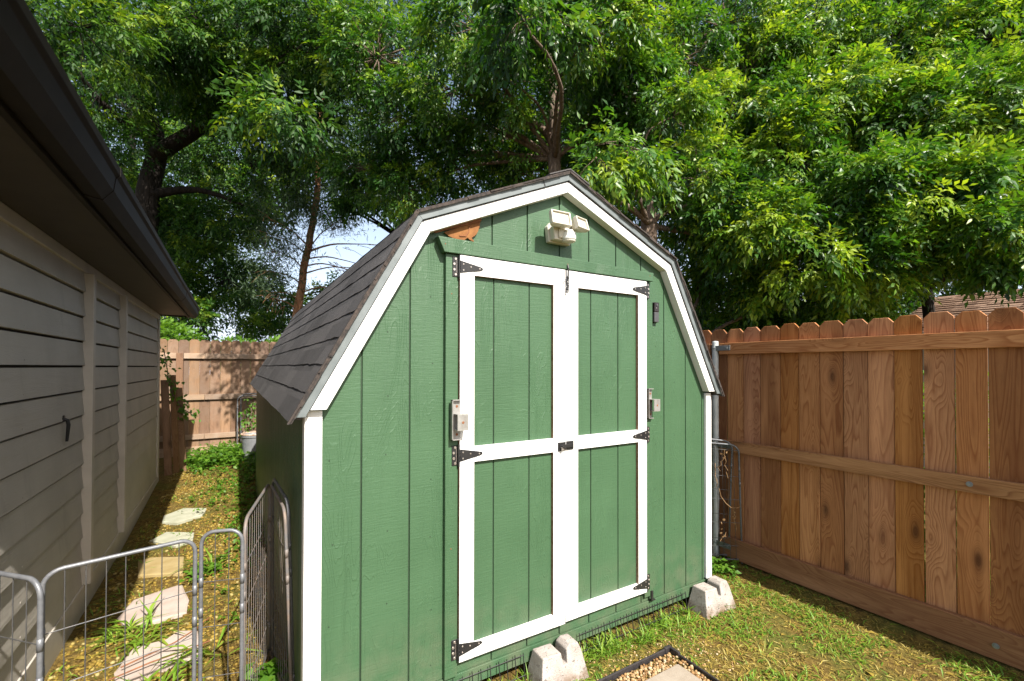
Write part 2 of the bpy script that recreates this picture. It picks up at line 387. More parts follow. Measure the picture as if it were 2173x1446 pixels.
S.view_settings.view_transform = 'Standard'; S.view_settings.look = 'None'; S.view_settings.exposure = EXPOSURE; S.view_settings.gamma = 1

# ---------------------------------------------------------------- ground
def ground():
    xs = [-80, -40, -20, -10, -6] + [(-4+.1*i) for i in range(91)] + [6, 8, 12, 20, 40, 80]
    ys = [-60, -30, -12, -6] + [(-3+.1*i) for i in range(121)] + [11, 14, 20, 40, 90]
    vs = [(x, y, gz(x, y)) for y in ys for x in xs]; n = len(xs)
    fs = [(j*n+i, j*n+i+1, (j+1)*n+i+1, (j+1)*n+i) for j in range(len(ys)-1) for i in range(n-1)]
    return tag(MB().add(vs, fs).build('ground', 'ground', smooth=True), kind='structure')
ground()

# ---------------------------------------------------------------- the shed
LN = 4.25                                              # its length
def sk(p): return (p[0]-PSI*max(0, p[1]), p[1], p[2])
shed = thing('garden_shed', 'green barn shaped garden shed with gambrel roof and white trimmed double doors', 'shed', (0, 0, 0))
GAB = [(0, 1.352), (.424, 2.135), (1.222, 2.478), (2.02, 2.135), (2.44, 1.352)]
def top_at(x, prof=GAB):
    for (a, za), (b, zb) in zip(prof, prof[1:]):
        if a <= x <= b: return za + (zb-za)*(x-a)/(b-a)
    return prof[0][1]
def strip(mb, x0, x1, z0, y0, y1, prof=GAB, mi=0):
    xs = [x0] + [p[0] for p in prof if x0 < p[0] < x1] + [x1]
    pts = [(x0, y0, z0), (x1, y0, z0)] + [(x, y0, top_at(x, prof)) for x in reversed(xs)]
    mb.prism([sk(p) for p in pts], (0, y1-y0, 0), mi)
GRV = [.204+.2005*k for k in range(11)] + [2.372]
def planks(mb, a, b, z0, z1, y0, y1, g=.0065):
    """flat boards a..b between grooves"""
    cuts = [a] + [x for x in GRV if a+.02 < x < b-.02] + [b]
    for x0, x1 in zip(cuts, cuts[1:]):
        mb.box(x0+(g/2 if x0 > a else 0), x1-(g/2 if x1 < b else 0), y0, y1, z0, z1)
m = MB(); cuts = [0.002]+GRV+[2.438]
for x0, x1 in zip(cuts, cuts[1:]): strip(m, x0+.0035, x1-.0035, .143, 0, .012)
m.build('front_wall', 'green', shed, bevel=.0012, seg=1)
m = MB(); strip(m, .002, 2.438, .10, .0075, .03); m.build('wall_backing', 'groove', shed)
m = MB(); m.box(.0, 2.44, -.007, .018, .070, .1405); m.build('skirt_board', 'green', shed, bevel=.002)
def side_wall(name, x0, x1, face):
    m = MB()
    ys = [.02+.2*k for k in range(int((LN-.02)/.2)+1)]+[LN]
    for a, b in zip(ys, ys[1:]):
        m.add([sk(p) for p in [(x, y, z) for z in (.07, 1.40) for y in (a+.003, b-.003) for x in (x0, x1)]],
              [(0,2,3,1), (4,5,7,6), (0,1,5,4), (2,6,7,3), (0,4,6,2), (1,3,7,5)])
    o = m.build(name, 'green', shed, bevel=.001, seg=1)
    xb = (x0+.006, x0+.02) if face < 0 else (x1-.02, x1-.006)
    MB().add([sk(p) for p in [(x, y, z) for z in (.08, 1.40) for y in (.03, LN-.01) for x in xb]],
             [(0,2,3,1), (4,5,7,6), (0,1,5,4), (2,6,7,3), (0,4,6,2), (1,3,7,5)]).build('wall_backing', 'groove', shed)
side_wall('side_wall', 0, .012, -1); side_wall('side_wall', 2.428, 2.44, 1)
m = MB()
for x0, x1 in zip(cuts, cuts[1:]): strip(m, x0+.003, x1-.003, .07, LN, LN+.012)
m.build('rear_wall', 'green', shed)
# roof
OUT = [(-.062, 1.325), (.414, 2.186), (1.225, 2.536), (2.036, 2.186), (2.498, 1.345)]
def offs(prof, d, zends=None):
    """polyline moved inward by d, ends cut at given heights"""
    segs = []
    for (a, b) in zip(prof, prof[1:]):
        t = Vector((b[0]-a[0], b[1]-a[1])).normalized(); n = Vector((t.y, -t.x))
        segs.append((Vector(a)+n*d, Vector(b)+n*d, t))
    pts = []
    s0 = segs[0]; pts.append(s0[0] + s0[2]*(((zends[0]-s0[0].y)/s0[2].y) if zends else 0))
    for s, q in zip(segs, segs[1:]):
        den = s[2].x*q[2].y - s[2].y*q[2].x; r = q[0]-s[0]
        pts.append(s[0] + s[2]*((r.x*q[2].y - r.y*q[2].x)/den))
    s1 = segs[-1]; pts.append(s1[1] + s1[2]*(((zends[1]-s1[1].y)/s1[2].y) if zends else 0))
    return [(p.x, p.y) for p in pts]
def band(mb, d1, d2, y0, y1, ze, mi=0):
    a = offs(OUT, d1, ze); b = offs(OUT, d2, ze)
    for i in range(4):
        q = [a[i], a[i+1], b[i+1], b[i]]
        mb.prism([sk((x, y0, z)) for x, z in q], Vector(sk((0, y1, 0)))-Vector(sk((0, y0, 0))), mi)
m = MB(); band(m, .010, .030, -.05, LN+.04, (1.335, 1.352)); deck = m.build('roof', 'soffit', shed)
m = MB()
def slope(A, B, n_c):
    A, B = Vector(A), Vector(B); t = (B-A).normalized(); L = (B-A).length; nr = Vector((-t.y, t.x)); nr = nr if nr.y > 0 else -nr
    e = L/n_c
    ys = [-.068] + [-.068+.075*i+R.uniform(-.006, .006) for i in range(1, int((LN+.1)/.075))] + [LN+.05]
    for c in range(n_c):
        rows = []
        for j, y in enumerate(ys):
            jit = R.uniform(-.0035, .0035); lift = .0055+R.uniform(-.001, .0015)
            lo = A+t*(c*e+jit); hi = A+t*min(L, (c+1)*e+.012)
            for p in (lo-nr*.002, lo+nr*lift, hi+nr*.0015): rows.append(sk((p.x, y, p.y)))
        fs = []
        for j in range(len(ys)-1):
            k = j*3; fs += [(k, k+3, k+4, k+1), (k+1, k+4, k+5, k+2)]
        fs += [(0, 1, 2), (len(rows)-3, len(rows)-1, len(rows)-2)]
        m.add(rows, fs)
slope(OUT[0], OUT[1], 8); slope(OUT[4], OUT[3], 8); slope(OUT[1], OUT[2], 7); slope(OUT[3], OUT[2], 7)
m.build('shingles', 'shingle', deck)
m = MB(); P2 = [(x, z) for x, z in OUT]
for i in (1, 2):                                        # cap shingles along the ridge, every 13 cm
    pass
yv = -.07
while yv < LN:
    for sx in (-1, 1):
        a, b = Vector((1.225, 2.545)), Vector((1.225+sx*.13, 2.545-.056))
        m.prism([(a.x-PSI*max(0, yv), yv, a.y+.004), (b.x-PSI*max(0, yv), yv, b.y+.006), (b.x-PSI*max(0, yv), yv+.17, b.y+.001), (a.x-PSI*max(0, yv), yv+.17, a.y)], (0, 0, .006))
    yv += .135
m.build('ridge_cap', 'shingle', deck)
m = MB()                                                # ragged shingle ends above the metal edge
for d, th in ((-.008, .007), (-.001, .007)):
    a = offs(OUT, d, (1.322, 1.340)); b = offs(OUT, d+th, (1.322, 1.340))
    for i in range(4):
        A0, A1, B0, B1 = Vector(a[i]), Vector(a[i+1]), Vector(b[i]), Vector(b[i+1]); n = 14
        for k in range(n):
            q = [A0.lerp(A1, k/n), A0.lerp(A1, (k+1)/n), B0.lerp(B1, (k+1)/n), B0.lerp(B1, k/n)]
            yo = -.072+R.uniform(-.004, .004)
            m.prism([(p.x, yo, p.y) for p in q], (0, .02, 0))
m.build('shingle_edge', 'shingle_edge', deck)
m = MB(); band(m, .006, .036, -.060, -.052, (1.343, 1.358)); band(m, .004, .0085, -.066, -.03, (1.340, 1.355)); m.build('drip_edge', 'drip', deck, bevel=.0015)
# joint in the metal edge left of the ridge
m = MB(); t = (Vector((1.225, 2.536))-Vector((.414, 2.186))).normalized(); p = Vector((.414, 2.186))+t*.70; n_ = Vector((t.y, -t.x))
a, b = p+n_*.005, p+n_*.040
m.prism([(a.x, -.0615, a.y), (a.x+t.x*.006, -.0615, a.y+t.y*.006), (b.x+t.x*.006, -.0615, b.y+t.y*.006), (b.x, -.0615, b.y)], (0, .002, 0)); m.build('edge_joint', 'black', deck)
# white boards
def rake(i):
    a = offs(OUT, .0395, (1.366, 1.372)); b = offs(OUT, .090, (1.366, 1.372)); g = .0015
    A0, A1, B0, B1 = [Vector(q) for q in (a[i], a[i+1], b[i], b[i+1])]
    t = (A1-A0).normalized()*g
    q = [A0+t, A1-t, B1-t, B0+t]
    MB().prism([(p.x, -.050, p.y) for p in q], (0, .049, 0)).build('rake_board', 'white', shed, bevel=.002)
for i in range(4): rake(i)
for x0, x1 in ((.000, .0536), (2.391, 2.4405)):
    z = 1.362
    MB().box(x0, x1, -.019, -.0005, .150, z).build('corner_board', 'white', shed, bevel=.002)
MB().box(-.009, -.0006, -.0165, .055, .150, 1.35).build('corner_board', 'white', shed, bevel=.002)
MB().box(2.4411, 2.449, -.0165, .055, .150, 1.35).build('corner_board', 'white', shed, bevel=.002)
# door surround
MB().box(.560, .620, -.024, -.0005, .146, 2.038).build('jamb', 'green', shed, bevel=.002)
MB().box(1.820, 1.888, -.018, -.0005, .175, 2.038).build('jamb', 'green', shed, bevel=.002)
MB().prism([(.516, -.042, 2.106), (.546, -.042, 2.0395), (1.868, -.042, 2.0395), (1.872, -.042, 2.091)], (0, .0415, 0)).build('header_board', 'green', shed, bevel=.0025)
def hinge(parent, x, z, s):
    """black T-hinge: leaf on the jamb, barrel, tapered strap on the door; s = +1 strap to the right"""
    h = MB()
    h.box(*sorted((x-s*.030, x-s*.004)), -.0275, -.0235, z-.045, z+.045)
    h.tube([(x, -.034, z-.050), (x, -.034, z+.050)], .0055, 8)
    h.prism([(x+s*.004, -.0405, z-.028), (x+s*.105, -.0405, z-.009), (x+s*.116, -.0405, z-.004), (x+s*.118, -.0405, z+.002), (x+s*.112, -.0405, z+.008), (x+s*.004, -.0405, z+.028)], (0, .0035, 0))
    for dz in (-.035, -.013, .012, .035): h.cyl((x-s*.018+s*(.003 if abs(dz) > .02 else -.004), -.027, z+dz), (0, -1, 0), .0062, .0030, 10, 1)
    for dx, dz in ((.018, .013), (.018, -.014), (.055, .004), (.100, .000)): h.cyl((x+s*dx, -.040, z+dz), (0, -1, 0), .0040, .002, 8, 1)
    h.tube([(x-s*.010, -.0285, z-.03), (x-s*.010, -.0285, z+.03)], .0018, 5, 1)
    h.build('hinge', ['black', 'screw'], parent, bevel=.0008, seg=1)
def fb(x0, x1, y0, y1, z0, z1):
    m = MB().box(x0, x1, y0, y1, z0, z1); m.mi = [1, 0, 0, 0, 1, 1]; return m
def door(x0, x1, zt, zb, panels, stl, str_, hx_, s, yf):
    """x0..x1 slab, white frame of stiles and rails round two green panels"""
    d = MB(); planks(d, x0+.004, x1-.004, zb+.004, zt-.004, yf+.020, yf+.032)
    pan = d.build('door', 'green', shed, bevel=.001, seg=1)
    MB().box(x0+.006, x1-.006, yf+.0255, -.001, zb+.006, zt-.006).build('door_core', 'groove', pan)
    (pa, pb) = panels
    for a, b in ((x0, pa), (pb, x1)):
        fb(a, b, yf, yf+.0195, zb, zt).build('stile', ['white', 'board_edge'], pan, bevel=.0012, seg=1)
    for a, b in ((zt-.086, zt), (1.098, 1.168), (zb, zb+.063)):
        fb(pa+.0006, pb-.0006, yf+.001, yf+.0195, a, b).build('rail', ['white', 'board_edge'], pan, bevel=.0012, seg=1)
    for z in (1.983, 1.134, .268): hinge(pan, hx_, z, s)
    return pan
dl = door(.6235, 1.2175, 2.036, .211, (.696, 1.142), 0, 0, .6205, 1, -.038)
dr = door(1.2215, 1.8185, 2.036, .217, (1.304, 1.750), 0, 0, 1.8215, -1, -.036)
m = MB(); m.box(1.168, 1.213, -.045, -.038, 1.102, 1.146); m.box(1.224, 1.268, -.043, -.036, 1.104, 1.148)
m.box(1.176, 1.262, -.050, -.0455, 1.116, 1.134); m.cyl((1.190, -.050, 1.123), (0, -1, 0), .007, .012, 10); m.box(1.180, 1.196, -.058, -.050, 1.106, 1.122, 1)
m.build('slide_latch', ['black', 'screw'], shed, bevel=.001)
m = MB()                                                # hook and chain over the meeting stiles
m.tube([(1.226, -.046, 2.062), (1.227, -.050, 2.045), (1.227, -.048, 1.985)], .0042, 7)
for k in range(7):
    z = 1.993-.011*k; a = k*1.1
    c = Vector((1.226+.004*math.sin(k*2.1), -.048, z))
    ux = Vector((math.cos(a), math.sin(a)*.6, 0)); pts = [c+ux*.0065*math.cos(q)+Vector((0, 0, .0095))*math.sin(q) for q in [i*math.pi/5 for i in range(11)]]
    m.tube(pts, .0022, 5, caps=False)
pts = [Vector((1.212, -.047, 1.95))+Vector((.014*math.cos(q), 0, .034*math.sin(q))) for q in [i*math.pi/8 for i in range(17)]]
m.tube(pts, .0014, 5, caps=False)
m.build('hook_and_chain', 'black', shed)
m = MB(); m.box(1.866, 1.882, -.0265, -.0185, .150, .205); m.box(1.866, 1.900, -.0265, -.0075, .147, .152); m.build('door_stop', 'black', shed)
def bracket(x0, x1, z0, z1, s):
    m = MB(); t = .004; yb = -.022 if s > 0 else -.020
    if s > 0: yb = -.0395
    m.box(x0, x1, yb-.004, yb, z0, z1)                  # back plate
    m.box(x0, x0+t, yb-.020, yb-.004, z0, z1); m.box(x0, x1, yb-.020, yb-.004, z1-t, z1); m.box(x0, x1, yb-.020, yb-.004, z0, z0+t)
    a, b = (z0+.045, z1-.062)
    xa, xb = (x0+.012, x1+.020)
    m.box(xa, xb, yb-.050, yb-.046, a, b); m.box(xa, xb, yb-.046, yb-.004, a, a+t); m.box(xa, xb, yb-.046, yb-.004, b-t, b)
    for z in (z0+.024, z1-.030): m.cyl((x0+.028, yb-.0042, z), (0, -1, 0), .006, .0012, 10, 1)
    m.cyl(((xa+xb)/2, yb-.0502, (a+b)/2), (0, -1, 0), .006, .001, 10, 1)
    m.build('bar_bracket', ['alu', 'rust2'], shed, bevel=.0012)
bracket(.578, .622, 1.207, 1.386, 1); bracket(1.832, 1.874, 1.228, 1.405, -1)
for x, z in ((.588, 1.86), (.588, .72), (.55, 2.075), (1.23, 2.066), (1.84, 2.07)):
    m = MB(); m.cyl((x, -.024 if z < 2 else -.042, z), (0, -1, 0), .0028, .0006, 8); m.build('nail', 'rust2', shed)

m = MB()
for x in (.09, .31, .50, 1.93, 2.10, 2.30):
    z = .22
    while z < top_at(x)-.12:
        m.cyl((x+R.uniform(-.008, .008), .0005, z), (0, -1, 0), .0034, .0010, 7); z += R.uniform(.24, .34)
for x in (.62, 1.02, 1.42, 1.80): m.cyl((x, .0005, 2.17 if x < 1.7 else 2.14), (0, -1, 0), .0034, .0010, 7)
m.build('siding_nail_heads', 'groove', shed)['kind'] = 'stuff'
# things fixed to the shed
fl = thing('flood_light', 'cream twin head security flood light under the gable peak', 'light', (1.175, 0, 2.20))
hs = MB()
hs.prism([(-.075, -.001, -.062), (.075, -.001, -.062), (.085, -.001, .03), (.060, -.001, .062), (-.060, -.001, .062), (-.085, -.001, .03)], (0, -.030, 0))
hs.prism([(-.068, -.031, -.055), (.066, -.031, -.055), (.072, -.031, .022), (.045, -.031, .045), (-.05, -.031, .045), (-.075, -.031, .022)], (0, -.040, 0))
hs.box(-.045, .045, -.082, -.071, -.045, .012)
hs.v = [(x*.92+.012, y, z*.85+.022) for x, y, z in hs.v]; hs.build('housing', 'cream', fl, bevel=.012, seg=4)
ar = MB(); ar.tube([(-.02, -.060, .035), (-.035, -.085, .066), (-.04, -.10, .075)], .011, 10); ar.tube([(.02, -.060, .035), (.05, -.085, .064), (.07, -.10, .072)], .011, 10); ar.box(-.025, .035, -.085, -.05, .025, .065); ar.build('arm', 'cream', fl, bevel=.003)
def head(cx, cz, wd, hg, tilt, rzl):
    mt = Matrix.Translation((cx, -.115, cz)) @ Matrix.Rotation(rzl, 4, 'Z') @ Matrix.Rotation(tilt, 4, 'X')
    def X(p): return tuple(mt @ Vector(p))
    m = MB()
    f = [(-wd, -.018, -hg), (wd, -.018, -hg), (wd, -.018, hg), (-wd, -.018, hg)]; b = [(-wd*.55, .042, -hg*.55), (wd*.55, .042, -hg*.55), (wd*.55, .042, hg*.55), (-wd*.55, .042, hg*.55)]
    k = [(-wd, .004, -hg), (wd, .004, -hg), (wd, .004, hg), (-wd, .004, hg)]
    i = [(x*.86, -.018, z*.82) for x, y, z in f]; j = [(x*.86, -.008, z*.82) for x, y, z in f]
    vs = [X(p) for p in f+k+b+i+j]; fs = []
    for q in range(4):
        n = (q+1) % 4
        fs += [(q, n, 12+n, 12+q), (12+q, 12+n, 16+n, 16+q), (q, q+4, n+4, n), (q+4, q+8, n+8, n+4)]
    fs += [(8, 11, 10, 9)]
    h = m.add(vs, fs).build('lamp_head', 'cream', fl, bevel=.007, seg=3)
    l = MB(); l.add([X((x*.85, -.0085, z*.81)) for x, y, z in f], [(0, 1, 2, 3)]); l.add([X((x*.85, -.0065, z*.81)) for x, y, z in f], [(3, 2, 1, 0)]); l.build('lens', 'lens', h)
head(-.052, .062, .058, .036, -.22, -.02); head(.078, .056, .046, .032, -.30, .26)
sn = MB(); sn.lathe([(.032, -.036), (.034, -.03), (.034, .012), (.028, .022), (.0, .024)], (.030, -.082, .004), 20); s_ = sn.build('motion_sensor', 'cream', fl, smooth=False, bevel=.002)
sl_ = MB(); sl_.lathe([(.0355, -.026), (.0362, -.02), (.0362, .004), (.0355, .008)], (.030, -.0825, .004), 22); sl_.build('sensor_lens', 'dome', s_, smooth=True)
db = thing('doorbell_camera', 'slim black doorbell camera beside the right door', 'doorbell', (1.918, 0, 1.862))
MB().box(-.021, .021, -.008, -.0005, -.062, .062).build('back_plate', 'bell', db, bevel=.002)
b_ = MB().box(-.020, .020, -.026, -.0085, .002, .060).build('body', 'bell', db, bevel=.004, seg=3)
MB().box(-.020, .020, -.025, -.0085, -.060, .0015).build('button_panel', 'bell2', db, bevel=.004, seg=3)
m = MB(); m.cyl((0, -.0261, .044), (0, -1, 0), .008, .0025, 16); m.build('camera_lens', 'bell2', b_, bevel=.001)
m = MB(); m.cyl((-.004, -.0262, .026), (0, -1, 0), .003, .001, 8); m.build('indicator', 'screw', b_)
rb = thing('rusty_metal_ornament', 'rust brown metal bird cutout hanging in the gable left of the flood light', 'ornament', (.63, 0, 2.15))
def pl(P, y, d, name, mat):
    m = MB(); m.prism([(x-.63, y, z-2.15) for x, z in P], (0, d, 0)); m.build(name, mat, rb, bevel=.002)
pl([(0.554, 2.134), (0.565, 2.127), (0.577, 2.12), (0.596, 2.114), (0.615, 2.112), (0.635, 2.111), (0.654, 2.112), (0.671, 2.126), (0.68, 2.119), (0.7, 2.111), (0.705, 2.117), (0.691, 2.128), (0.704, 2.138), (0.716, 2.149), (0.725, 2.166), (0.731, 2.184), (0.738, 2.218), (0.667, 2.188), (0.581, 2.147)], -.014, .006, 'wing', 'rust')
pl([(0.502, 2.128), (0.511, 2.139), (0.675, 2.212), (0.738, 2.232), (0.739, 2.214), (0.667, 2.184), (0.56, 2.142), (0.511, 2.122)], -.020, .005, 'bar', 'rust2')
m = MB(); m.tube([(.0, -.0155, -.022), (.03, -.0155, -.018), (.045, -.0155, .005), (.05, -.0155, .03)], .003, 6); m.tube([(-.04, -.0155, .015), (-.02, -.0155, .022), (.0, -.0155, .028), (.02, -.0155, .04)], .0022, 6); m.build('raised_rib', 'rust2', rb)

# ---------------------------------------------------------------- deck blocks under the shed
def deck_block(x, label):
    t = thing('deck_block', label, 'concrete block', (x, 0, gz(x, -.1)), R.uniform(-.06, .06), 'concrete pier blocks along the shed front')
    m = MB(); P = [(-.145, -.02), (.145, -.02), (.114, .130), (.098, .166), (.048, .170), (.026, .152), (.021, .092), (-.003, .092), (-.007, .146), (-.113, .150)]
    n = len(P); fy = lambda z: -.165+.040*(z+.02)/.17; by = lambda z: -.002-.03*(z+.02)/.17
    m.add([(a, fy(z), z) for a, z in P]+[(a, by(z), z) for a, z in P], [tuple(range(n)), tuple(range(2*n-1, n-1, -1))]+[(k, k+n, (k+1) % n+n, (k+1) % n) for k in range(n)])
    m.build('block', 'concrete', t, bevel=.005, seg=2)
    return t
deck_block(2.352, 'pale concrete pier block at the right front corner of the shed')
deck_block(1.135, 'pale concrete pier block below the left door, nearest the gravel bed')
# wire strip along the shed foot
def wire_strip(x0, x1, z0, z1, label, yb=-.055):
    t = thing('wire_edging', label, 'wire fencing', (0, 0, 0), 0, 'wire strips along the shed foot')
    m = MB(); n = int((x1-x0)/.042)
    for k in range(n+1):
        x = x0+(x1-x0)*k/n; j = R.uniform(-.006, .006)
        m.tube([(x+j, yb, z0-.03), (x+j*.3, yb+.03, z1+R.uniform(-.004, .004))], .0024, 5)
    for f in (.30, .92):
        m.tube([(x0, yb+.03*f, z0+(z1-z0)*f), (x1, yb+.03*f, z0+(z1-z0)*f)], .0019, 5)
    m.build('wire_grid', 'black', t)
wire_strip(1.32, 2.17, .0, .128, 'low dark wire strip between the two concrete blocks')
wire_strip(.60, .97, .0, .138, 'low dark wire strip left of the block under the left door')

# ---------------------------------------------------------------- the house on the left (own axes turned by PSI)
HX = -1.036; Y0, Y1 = -.62, 5.17
house = thing('lap_sided_house', 'taupe lap sided house with dark gutter along the left side of the alley', 'house', (0, 0, 0), PSI)
m = MB(); z = .165; ex = .1525
while z < 2.12:
    zt = min(z+ex-.013, 2.14)
    m.prism([(HX+.015, Y0+.01, z), (HX+.0015, Y0+.01, zt), (HX-.02, Y0+.01, zt), (HX-.02, Y0+.01, z)], (0, Y1-Y0-.02, 0)); z += ex
wall = m.build('wall', 'lap', house)
MB().box(HX-5, HX-.021, Y0+.005, Y1-.005, -.1, 2.17).build('wall_core', 'gap', wall)
m = MB(); z = .02
while z < 2.12:
    zt = min(z+ex-.008, 2.14)
    m.prism([(HX-5, Y0-.012, z), (HX-5, Y0+.001, zt), (HX-5, Y0+.0045, zt), (HX-5, Y0+.0045, z)], (4.99, 0, 0)); z += ex
m.build('end_wall', 'lap', house)
MB().box(HX-.055, HX+.022, Y0-.020, Y0+.0095, -.06, 2.178).build('corner_board', 'taupe', house, bevel=.003)
MB().box(HX-.02, HX+.022, Y0+.012, Y1-.012, -.06, .170).build('skirt_board', 'taupe', house, bevel=.003)
MB().box(HX-.02, HX+.020, Y0+.012, Y1-.012, 2.115, 2.178).build('frieze_board', 'taupe', house, bevel=.003)
m = MB()
for k in range(12):
    for y in (-.1, .42, .95, 1.47, 2.45, 3.45, 3.95, 4.5):
        m.cyl((HX+.0125, y+R.uniform(-.01, .01), .165+ex*k+.022), (1, 0, 0), .0045, .0012, 7)
m.build('siding_nail_heads', 'taupe', wall)['kind'] = 'stuff'
for y in (1.90, 2.92): MB().box(HX+.001, HX+.052, y, y+.060, .171, 2.114).build('batten', 'taupe', house, bevel=.004)
MB().box(HX-.06, HX+.024, Y1-.010, Y1+.014, -.06, 2.178).build('corner_board', 'taupe', house, bevel=.003)
MB().box(HX-.019, HX+.024, Y1-.085, Y1-.0115, .171, 2.114).build('corner_board', 'taupe', house, bevel=.003)
m = MB(); m.tube([(HX+.012, 1.494, 1.24), (HX+.03, 1.494, 1.235), (HX+.034, 1.495, 1.21), (HX+.028, 1.496, 1.12)], [.012, .009, .009, .006], 8); m.cyl((HX+.012, 1.494, 1.245), (1, 0, 0), .018, .006, 12)
m.build('siding_smudge', 'black', house)  # hook shape added in place of an unclear dark smudge on the siding
EX = -.713
MB().box(HX-.02, EX-.021, Y0-.02, Y1+.02, 2.1785, 2.20).build('soffit', 'soffit', house)
MB().box(EX-.02, EX, Y0-.02, Y1+.03, 2.150, 2.30).build('fascia', 'gutter', house, bevel=.003)
MB().box(HX-5, EX-.022, Y1+.004, Y1+.028, 2.165, 2.32).build('rake_fascia', 'gutter', house, bevel=.003)
m = MB(); g = [(EX+.001, 2.285), (EX+.001, 2.165), (EX+.055, 2.155), (EX+.085, 2.195), (EX+.092, 2.245), (EX+.104, 2.255), (EX+.104, 2.285), (EX+.092, 2.285), (EX+.092, 2.275), (EX+.080, 2.258), (EX+.074, 2.20), (EX+.05, 2.168), (EX+.011, 2.176), (EX+.011, 2.285)]
m.prism([(x, Y0-.03, zz) for x, zz in g], (0, Y1-Y0+.065, 0)); m.build('gutter', 'gutter', house, bevel=.002)
for y in (Y0-.031, Y1+.033): MB().prism([(x, y, zz) for x, zz in [(EX+.001, 2.285), (EX+.001, 2.165), (EX+.055, 2.155), (EX+.085, 2.195), (EX+.092, 2.245), (EX+.104, 2.255), (EX+.104, 2.285)]], (0, .002, 0)).build('gutter_end_cap', 'gutter', house)
m = MB(); m.prism([(EX+.03, Y0-.05, 2.302), (EX+.03, Y0-.05, 2.318), (-3.6, Y0-.05, 3.70), (-3.6, Y0-.05, 3.684)], (0, Y1-Y0+.09, 0))
m.prism([(-3.6, Y0-.05, 3.70), (-3.6, Y0-.05, 3.684), (-6.6, Y0-.05, 2.30), (-6.6, Y0-.05, 2.318)], (0, Y1-Y0+.09, 0)); m.build('roof', 'houseroof', house)
for y in (.35, 3.40): MB().prism([(x, y, zz) for x, zz in [(EX+.0005, 2.287), (EX+.0005, 2.163), (EX+.0558, 2.1528), (EX+.0868, 2.194), (EX+.0942, 2.243), (EX+.106, 2.2535), (EX+.106, 2.287)]], (0, .035, 0)).build('gutter_seam', 'gutter', house)
for y, d in ((Y0, .02), (Y1-.02, .02)): MB().prism([(EX-.35, y, 2.15), (EX-.20, y, 2.34), (-3.6, y, 3.66), (-6.4, y, 2.36), (-6.03, y, 2.15)], (0, d, 0)).build('gable_wall', 'lap', house)

# ---------------------------------------------------------------- right fence: cedar pickets seen from the rail side
FX = 3.09
fence = thing('wooden_fence', 'reddish brown picket fence with three rails to the right of the shed', 'fence', (0, 0, 0), PSI)
ed = [.218, .084, -.044, -.185, -.311, -.440, -.577, -.707, -.837, -.970, -1.099, -1.227, -1.353]
while ed[-1] > -2.7: ed.append(ed[-1]-R.uniform(.128, .137))
ed = ed[::-1]
while ed[-1] < 6.62: ed.append(ed[-1]+R.uniform(.130, .139))
def picket(a, b, X, th, zb, zt, mat, par, ax='Y'):
    """dog-eared board from a to b along the fence"""
    c = .030; zt += R.uniform(-.006, .006); ln = R.uniform(-.003, .003)
    pts = [(a, zb), (b, zb), (b+ln*.3, zt-c), (b-c*.9, zt), (a+c*.9, zt), (a+ln*.3, zt-c)]
    base = ((a+b)/2, zb)
    m = MB()
    if ax == 'Y': m.prism([(X, p, z) for p, z in pts], (th, 0, 0)); loc = (X, base[0], zb)
    else: m.prism([(p, X, z) for p, z in pts], (0, th, 0)); loc = (base[0], X, zb)
    return m.build('picket', mat, par, loc=loc, bevel=.0015, seg=1)
for a, b in zip(ed, ed[1:]):
    gp = R.choice((.0015, .002, .003, .0045)); 
    picket(a+gp, b-gp*.6, FX+R.uniform(0, .007), .016, .020, 1.838, 'picket', fence)
for z0, z1, th in ((1.635, 1.723, .038), (.872, .958, .038), (.042, .202, .034)):
    for a, b in ((-2.75, .262), (.342, 2.68), (2.684, 5.1), (5.104, 6.70)):
        MB().box(FX-th, FX-.0012, a, b, z0, z1).build('rail', 'rail', fence, loc=(FX-.02, (a+b)/2, (z0+z1)/2), bevel=.003)
m = MB(); m.lathe([(.0, -.2), (.0245, -.2), (.0245, 1.735), (.021, 1.742), (.0, 1.745)], (FX-.024, .302, 0), 20); post = m.build('post', 'post', fence, smooth=False, bevel=0)
for pz in (1.685, .915, .13):
    m = MB(); m.box(FX-.0445, FX-.0385, .165, .285, pz-.020, pz+.020); m.box(FX-.050, FX-.0445, .185, .210, pz-.008, pz+.008)
    m.tube([(FX-.024+.0275*math.cos(q), .302+.0275*math.sin(q), pz) for q in [i*math.pi/8 for i in range(17)]], .004, 6, caps=False); m.build('rail_bracket', 'galv', fence, bevel=.001)
for y, z in ((-1.162, .918), (-1.252, .118), (2.6, .918)):
    m = MB(); m.cyl((FX-.0385, y, z), (-1, 0, 0), .014, .002, 14); m.cyl((FX-.0405, y, z), (-1, 0, 0), .0085, .007, 6); m.cyl((FX-.047, y, z), (-1, 0, 0), .005, .009, 8); m.build('bolt', 'galv', fence)
m = MB(); m.lathe([(.0, -.2), (.0245, -.2), (.0245, 1.735), (.021, 1.742), (.0, 1.745)], (FX-.064, 2.70, 0), 20); m.build('post', 'post', fence)

